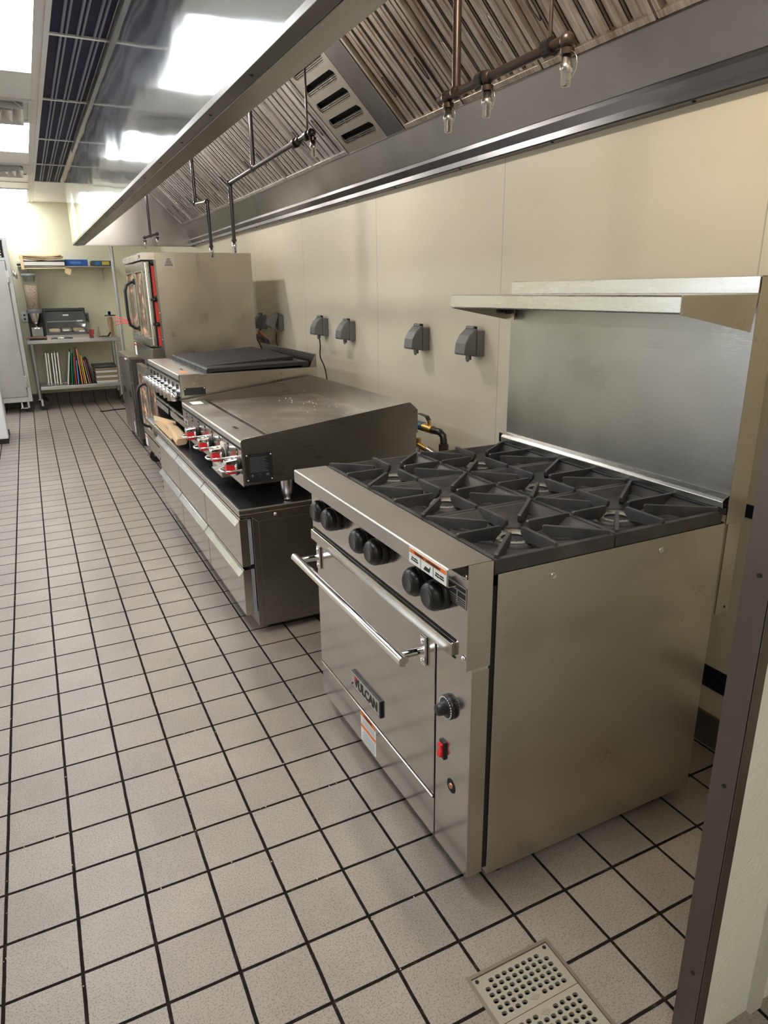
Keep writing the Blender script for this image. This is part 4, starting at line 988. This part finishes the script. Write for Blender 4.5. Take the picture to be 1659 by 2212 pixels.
def wavy_sheet(x0, x1, y0, y1, z, t_, amp, seed, droop=0, mat='kraft_l', name='sheet'):
    rr = random.Random(seed); nx = 8; vs = []
    for k in range(2):
        for j in range(2):
            for i in range(nx+1):
                u = i/nx; vs.append((x0+(x1-x0)*u, (y0, y1)[j], z+amp*math.sin(u*PI+rr.random()*.4)*(-1)+k*t_+(1-j)*droop*math.sin(u*7+seed)))
    n = nx+1; fs = []
    for i in range(nx):
        fs += [(i, i+1, n+i+1, n+i), (2*n+i, 2*n+i+1, 3*n+i+1, 3*n+i), (i, i+1, 2*n+i+1, 2*n+i), (n+i, n+i+1, 3*n+i+1, 3*n+i)]
    fs += [(0, n, 3*n, 2*n), (nx, n+nx, 3*n+nx, 2*n+nx)]
    m = MB(); m.add(vs, fs); return m
pk = thing('envelope_stack', 'heap of worn tan envelopes and papers hanging over the edge of the wall shelf', 'papers', (.55, 8.95, 1.81))
for k, (x0, x1, z, m_, t_) in enumerate(((.32, .80, 1.810, 'paper', .042), (.31, .80, 1.853, 'ink', .012), (.30, .80, 1.872, 'paper', .006), (.29, .80, 1.884, 'kraft_l', .008), (.285, .79, 1.900, 'kraft_l', .008), (.285, .80, 1.916, 'kraft', .006), (.29, .78, 1.926, 'kraft_l', .012))):
    wavy_sheet(x0, x1, 8.80, 9.12, z, t_, .010 if k > 1 else 0, k, .004 if k > 1 else 0).build('envelope', m_, pk)
MB().prism([(8.79, 1.925), (8.785, 1.760), (8.79, 1.757), (8.80, 1.80)], 'x', .29, .325).prism([(.32, 1.765), (.80, 1.772), (.80, 1.785), (.32, 1.780)], 'y', 8.79, 8.80).prism([(.79, 1.785), (.87, 1.745), (.845, 1.69), (.79, 1.715)], 'y', 8.795, 8.799).prism([(.87, 1.765), (.875, 1.745), (.80, 1.785)], 'y', 8.79, 8.799).build('torn_flap', 'kraft_l', pk)
t = thing('binder', 'blue ring binder lying on the wall shelf', 'binder', (.95, 8.97, 1.808))
B(.81, 1.085, 8.86, 9.13, 1.809, 1.885).build('cover', plain('blue_cloth', (.02, .09, .34), .5), t, .004)
B(.87, 1.0, 8.8595, 8.86, 1.835, 1.860).build('spine_label', plain('spine_blue', (.10, .22, .50), .5), t)
t = thing('first_aid_box', 'dark grey box with blue and yellow label at the right end of the wall shelf', 'box', (1.24, 8.97, 1.808))
B(1.13, 1.385, 8.86, 9.1, 1.809, 1.872).build('case', 'grey_dark', t, .006)
B(1.175, 1.245, 8.859, 8.8605, 1.82, 1.862).build('blue_label', plain('label_blue', (.03, .16, .40), .5), t)
B(1.26, 1.35, 8.859, 8.8605, 1.82, 1.862).build('yellow_label', plain('label_yellow', (.65, .45, .08), .5), t)
t = thing('black_box', 'small black box with white stripe at the left end of the wall shelf', 'box', (.28, 8.9, 1.79))
MB().box(.245, .292, 8.86, 8.95, 1.809, 1.85).build('case', 'black_plastic', t); B(.245, .292, 8.858, 8.86, 1.833, 1.846).build('stripe', 'white_label', t)
t = thing('hanging_cups', 'bunch of small metal measuring cups hanging under the shelf end', 'measuring cups', (.205, 8.86, 1.70))
for k in range(4): MB().lathe((.192+k*.010, 8.85+.01*(k % 2), 1.76-.012*k), (0, 0, -1), [(0, .002), (.02, .003), (.022, .012), (.075, .014), (.078, .001)], 10).build('cup', 'chrome_dull', t)

# cereal dispenser
t = thing('cereal_dispenser', 'clear cereal dispenser filled with oats on a black stand', 'dispenser', (.37, 8.84, TZ))
cx, cy = .36, 8.86
MB().box(cx-.09, cx+.09, cy-.08, cy+.09, TZ, TZ+.025).box(cx-.09, cx+.09, cy+.05, cy+.09, TZ+.025, TZ+.27).prism([(cy-.02, TZ+.22), (cy+.06, TZ+.22), (cy+.06, TZ+.33), (cy-.06, TZ+.33)], 'x', cx-.085, cx+.085).build('stand', 'black_plastic', t, .004)
MB().box(cx-.065, cx+.065, cy+.049, cy+.0505, TZ+.035, TZ+.15).build('stand_panel', 'silver_label', t)
MB().lathe((cx, cy-.02, TZ+.33), (0, 0, -1), [(0, .075), (.03, .07), (.09, .055), (.14, .028), (.145, .018), (.19, .018)], 24).build('hopper', 'chrome_dull', t)
MB().cyl((cx-.03, cy-.05, TZ+.14), (cx+.03, cy-.05, TZ+.14), .012, seg=12).cyl((cx, cy-.09, TZ+.15), (cx, cy-.05, TZ+.15), .014, seg=12).build('turn_knob', 'chrome', t)
MB().lathe((cx, cy-.02, TZ+.33), UPZ, [(0, .094), (.045, .096), (.05, .080)], 28).build('collar', 'grey_plastic', t)
MB().lathe((cx-.0, cy-.02, TZ+.38), UPZ, [(0, .078), (.41, .088)], 28).build('canister', 'glass', t)
MB().lathe((cx, cy-.02, TZ+.38), UPZ, [(0, .001), (0, .075), (.28, .083), (.30, .06), (.305, .001)], 28).build('cereal', 'cereal', t)['kind'] = 'stuff'
MB().lathe((cx, cy-.02, TZ+.785), UPZ, [(0, .092), (.022, .092), (.03, .075), (.032, .001)], 28).build('lid', 'grey_plastic', t)

# pastry display case
t = thing('bread_display_case', 'black framed countertop pastry case with clear slanted front', 'display case', (.70, 8.92, TZ))
sx0, sx1 = .462, .962; sy = 8.70
pf = [(sy+.02, TZ+.055), (sy+.10, TZ+.385), (9.10, TZ+.385), (9.10, TZ+.055)]
B(sx0-.01, sx1+.01, sy, 9.10, TZ, TZ+.055).build('base', 'chrome_dull', t, .004)
f_ = MB()
for x_ in (sx0, sx1-.02): f_.prism(pf, 'x', x_, x_+.02)
f_.prism([(sy+.092, TZ+.352), (sy+.10, TZ+.385), (9.10, TZ+.385), (9.10, TZ+.36)], 'x', sx0+.02, sx1-.02).prism([(sy+.02, TZ+.055), (sy+.027, TZ+.085), (sy+.05, TZ+.085), (sy+.05, TZ+.055)], 'x', sx0+.02, sx1-.02).box(sx0+.02, sx1-.02, 9.09, 9.10, TZ+.055, TZ+.36)
f_.build('frame', 'black_plastic', t, .003)
MB().prism([(sy+.032, TZ+.09), (sy+.092, TZ+.345), (sy+.096, TZ+.345), (sy+.036, TZ+.09)], 'x', sx0+.02, sx1-.02).build('front_door', 'glass', t)
MB().box(sx0+.02, sx1-.02, sy+.09, 9.08, TZ+.215, TZ+.222).build('shelf', 'silver_label', t)
for a, b, mm in ((sx0+.03, sx0+.17, 'kraft_l'), (sx0+.19, sx0+.31, 'cork'), (sx0+.33, sx1-.04, 'kraft')): MB().box(a, b, sy+.10, 9.05, TZ+.075, TZ+.13).build('pastry_tray', mm, t, .02, 3)
for (x_, z_) in ((.72, .29), (.70, .10), (.88, .215), (.89, .085)): MB().prism([(sy+.012+z_*.235, TZ+z_), (sy+.018+z_*.235+.004, TZ+z_+.018), (sy+.02+z_*.235+.004, TZ+z_+.018), (sy+.014+z_*.235, TZ+z_)], 'x', x_-.035, x_+.035).build('price_tag', 'white_label', t)
tag(B(.36+.45, .36+.53, 8.93, 8.97, TZ+.386, TZ+.392).build('paper_slip', 'paper'), 'white paper slip lying on top of the pastry case', 'paper')
# small things on the table
t = thing('footed_board', 'small brown wooden footed board at the left front of the work table', 'board', (.34, 8.67, TZ))
MB().box(.235, .455, 8.62, 8.72, TZ+.022, TZ+.040).build('board', plain('brown_wood', (.25, .12, .07), .6), t, .006)
for x_ in (.262, .43): MB().box(x_-.01, x_+.01, 8.63, 8.71, TZ, TZ+.022).build('foot', 'black_plastic', t)
rr = random.Random(3)
for k, (x_, lab, m_) in enumerate(((.50, 'black tongs lying left of the pastry case front', 'black_plastic'), (.56, 'steel tongs with black grips in front of the pastry case', 'chrome_dull'), (.64, 'blue handled utensil lying in front of the pastry case', 'ink'))):
    m = MB(); m.tube([(x_, 8.63, TZ+.012), (x_+.05, 8.625, TZ+.018), (x_+.11, 8.63, TZ+.010)], .006, 8); m.tube([(x_+.01, 8.65, TZ+.010), (x_+.06, 8.655, TZ+.02), (x_+.12, 8.635, TZ+.012)], .006, 8)
    tag(m.build('tongs', m_), lab, 'utensil')
t = thing('wrapped_bundle', 'red wrapped bundle in a clear bag on the right of the pastry case', 'bag', (1.02, 8.80, TZ))
m = MB()
for k in range(14): m.tube([(1.0+rr.uniform(-.03, .04), 8.8+rr.uniform(-.02, .02), TZ+.012), (1.0+rr.uniform(-.04, .05), 8.8+rr.uniform(-.02, .02), TZ+.05), (1.0+rr.uniform(-.04, .05), 8.8+rr.uniform(-.02, .02), TZ+.105)], .006, 6)
m.build('bundle', plain('coral_red', (.65, .10, .09), .5), t)
MB().lathe((1.07, 8.82, TZ), UPZ, [(0, .03), (.05, .05), (.11, .035), (.14, .05)], 12).build('bag', 'glass', t)
m = MB().tube([(1.07, 8.66, TZ+.008), (1.14, 8.665, TZ+.02), (1.20, 8.67, TZ+.014)], .007, 8); m.prism([(1.19, TZ+.02), (1.23, TZ+.075), (1.245, TZ+.065), (1.21, TZ+.012)], 'y', 8.66, 8.69)
tag(m.build('can_opener', 'black_plastic'), 'black handled opener at the right front of the work table', 'utensil')
tag(MB().tube([(1.02, 8.64, TZ+.006), (1.1, 8.635, TZ+.008), (1.22, 8.65, TZ+.008)], .005, 8).build('whisk', 'chrome_dull'), 'long thin metal utensil lying beside the opener', 'utensil')
t = thing('bread_jar', 'tall clear jar of bread sticks with a dark lid on the work table', 'jar', (1.315, 8.85, TZ))
MB().lathe((1.275, 8.85, TZ), UPZ, [(0, .055), (.27, .068)], 20).build('jar_glass', 'glass', t)
m = MB()
for k in range(16):
    a = rr.uniform(0, 6.28); r_ = rr.uniform(0, .035)
    m.cyl((1.275+r_*math.cos(a), 8.85+r_*math.sin(a), TZ+.008), (1.275+r_*1.4*math.cos(a+.4), 8.85+r_*1.4*math.sin(a+.4), TZ+.24+rr.uniform(-.04, .02)), .010, seg=8)
m.build('bread_sticks', plain('bread_crust', (.45, .27, .12), .7), t)
MB().lathe((1.275, 8.85, TZ+.272), UPZ, [(0, .072), (.012, .072), (.014, .001)], 20).build('lid', 'black_plastic', t)
m = MB()
for k in range(6): m.box(1.245+rr.uniform(-.01, .05), 1.265+rr.uniform(0, .05), 8.83, 8.86, TZ+.287, TZ+.31+rr.uniform(0, .03))
tag(m.build('plastic_bits', plain('pale_cyan_plastic', (.45, .62, .66), .4)), 'little pile of pale blue plastic pieces on the jar lid', 'plastic pieces')
for x_, mm in ((.235, 'white_paint'), (.995, 'grey_plastic')):
    z_ = 1.17 if x_ < .5 else 1.145
    t = thing('wall_socket', 'white wall socket with a black plug beside the refrigerator' if x_ < .5 else 'grey metal wall socket just right of the pastry case', 'socket', (x_, 9.2, z_))
    B(x_-.035, x_+.035, 9.188, 9.199, z_-.06, z_+.06).build('plate', mm, t, .002)
    for dz in (-.025, .025): B(x_-.012, x_+.012, 9.185, 9.189, z_+dz-.012, z_+dz+.012).build('receptacle', 'black_plastic', t)
# red tongs hooked on the oven door handle
m = MB()
for k in range(3): m.tube([(1.0, 4.49, 1.245-k*.012), (.96, 4.55, 1.262-k*.016), (.90, 4.70, 1.275-k*.03)], .004, 6)
tag(m.build('red_ties', 'red_plastic'), 'thin red cords hanging out beside the upper oven door handle', 'cords')
# cutting boards on the undershelf
rk_ = MB()
for z_ in (.306, .335): rk_.tube([(.375, 8.60+.06, z_), (.60, 8.66, z_), (.60, 8.98, z_), (.375, 8.98, z_)], .004, 6, closed=True)
for k in range(10): rk_.tube([(.375+k*.025, 8.66, .306), (.375+k*.025, 8.66, .335)], .003, 5).tube([(.375+k*.025, 8.66, .306), (.375+k*.025, 8.98, .306)], .003, 5)
rk_.tube([(.39, 8.90, .335), (.355, 8.90, .52), (.345, 8.90, .56)], .004, 6).tube([(.585, 8.90, .335), (.60, 8.90, .52), (.615, 8.90, .56)], .004, 6)
tag(rk_.build('wire_rack', 'chrome'), 'chrome wire rack holding the white cutting boards on the undershelf', 'rack')
def board(xb, xt, zb, zt, w, mat, label, y0=8.67, y1=9.05, grp=None):
    d = Vector((xt-xb, zt-zb)).normalized(); n = Vector((d.y, -d.x))*w/2
    m = MB().prism([(xb-n.x, zb-n.y), (xb+n.x, zb+n.y), (xt+n.x, zt+n.y), (xt-n.x, zt-n.y)], 'y', y0, y1)
    return tag(m.build('cutting_board', mat, None, .004, 2), label, 'cutting board', grp)
wl_ = ['leftmost', 'second', 'middle', 'fourth', 'rightmost']
for k, (xb, xt) in enumerate(((.392, .409), (.424, .437), (.470, .482), (.500, .514), (.535, .550))):
    board(xb, xt, .3115, .725, .018, 'white_wood', '%s of the five white cutting boards standing in the wire rack' % wl_[k], grp='white cutting boards in the rack')
cols = {'white': (.75, .76, .72), 'green': (.02, .25, .09), 'dark_green': (.02, .14, .07), 'red': (.70, .06, .06), 'blue': (.10, .33, .62), 'orange': (.72, .30, .17), 'tan': (.55, .30, .16), 'yellow': (.75, .47, .04), 'grey': (.38, .40, .46), 'dark_red': (.42, .10, .08), 'black': (.02, .02, .022)}
for k, (nm, xb, xt, zt, w) in enumerate((('white', .622, .695, .73, .014), ('green', .676, .716, .745, .013), ('dark_green', .700, .733, .70, .010), ('red', .724, .744, .665, .013), ('blue', .752, .766, .615, .015), ('orange', .800, .785, .765, .014), ('tan', .828, .806, .705, .010), ('yellow', .850, .826, .675, .014), ('grey', .886, .852, .610, .010), ('dark_red', .908, .872, .625, .010), ('black', .940, .892, .635, .020))):
    c_ = cols[nm]; a_ = nm.replace('_', ' ')
    board(xb, xt, .304, zt, w, plain('board_'+nm, c_, .4), '%s plastic cutting board leaning on the undershelf of the work table' % a_, grp='coloured cutting boards')
# stack of brown trays
for k in range(6):
    z_ = .302+k*.033
    m = MB().box(.985, 1.255, 8.68, 9.05, z_, z_+.020).box(.975, 1.265, 8.67, 9.06, z_+.020, z_+.028)
    nm = ['lowest', 'second', 'third', 'fourth', 'fifth', 'topmost'][k]
    tag(m.build('serving_tray', 'cork' if k % 2 else 'paper', None, .003), '%s brown tray of the stack on the undershelf, counted from below' % nm, 'tray', 'stacked trays under the work table')
tag(B(.965, 1.262, 8.70, 9.08, .502, .53).build('tray_cover', 'grey_dark', None, .006), 'dark grey cover lying on the stack of brown trays', 'cover')

# refrigerator on casters at the left of the far wall
F = thing('refrigerator', 'tall steel refrigerator on casters at the left of the far wall', 'refrigerator', (-.25, 8.8, 0))
B(-.62, .172, 8.52, 9.15, .142, 2.115).build('cabinet', 'white_paint', F, .004)
frb = plain('satin_aluminium', (.62, .62, .62), .35, .7)
MB().box(.128, .172, 8.500, 8.522, .142, 2.115).box(-.62, .128, 8.500, 8.522, .142, .205).box(-.62, .128, 8.500, 8.522, 1.855, 1.885).box(-.62, .128, 8.500, 8.522, 2.085, 2.115).build('face_frame', frb, F, .002)
B(-.61, .120, 8.470, 8.505, .212, 1.845).build('door', 'table_steel', F, .004)
gl_ = MB()
for k in range(6): gl_.box(-.60, .095, 8.498, 8.506, 1.892+k*.032, 1.908+k*.032)
gl_.build('louver_panel', frb, F); B(-.61, .12, 8.51, 8.522, 1.887, 2.083).build('louver_back', 'black_gap', F)
for z_ in (1.60, .33): MB().box(.112, .150, 8.462, 8.478, z_, z_+.14).cyl((.13, 8.462, z_), (.13, 8.462, z_+.06), .010, seg=12).build('hinge', 'chrome_dull', F, .002)
for x_ in (.105, -.55): caster(F, x_, 8.60, .142, side=.02)
for x_ in (.105, -.55): caster(F, x_, 9.05, .142)
MB().box(.02, .10, 8.55, 8.565, .05, .06).box(.03, .05, 8.55, 8.56, .05, .13).build('brake_lever', 'white_paint', F)
# white freezer at the left edge
Z = thing('white_freezer', 'white enamel freezer corner at the left edge of the photo', 'freezer', (-.45, 6.8, 0))
B(-.82, -.085, 6.44, 6.52, .05, 1.90).build('door', 'white_paint', Z, .015, 4)
B(-.82, -.10, 6.52, 7.10, .09, 1.90).build('cabinet', 'white_paint', Z, .004)
B(-.80, -.092, 6.455, 7.05, 0, .05).build('base', 'black_rubber', Z, .004)
MB().box(-.30, -.22, 6.42, 6.44, .0, .30).build('kick_bracket', 'steel_dark', Z)

# pale food crumbs lying in the grout lines
cr_ = MB(); rr = random.Random(11)
for k in range(140):
    if rr.random() < .55: x_, y_ = rr.randint(0, 6)*TS+rr.uniform(-.004, .004), rr.uniform(-.9, 2.2)
    else: x_, y_ = rr.uniform(-.05, 1.0), rr.randint(-5, 12)*TS+rr.uniform(-.004, .004)
    if DX0-.02 < x_ < DX1+.02 and y_ < DY1+.02: continue
    r_ = rr.uniform(.0008, .0022)
    cr_.lathe((x_, y_, 0), UPZ, [(0, r_), (r_*.7, r_*.8), (r_, r_*.1)], 6)
tag(cr_.build('floor_crumbs', plain('crumbs', (.60, .50, .36), .8)), 'tiny pale crumbs scattered in the grout lines of the aisle floor', 'crumbs', kind='stuff')
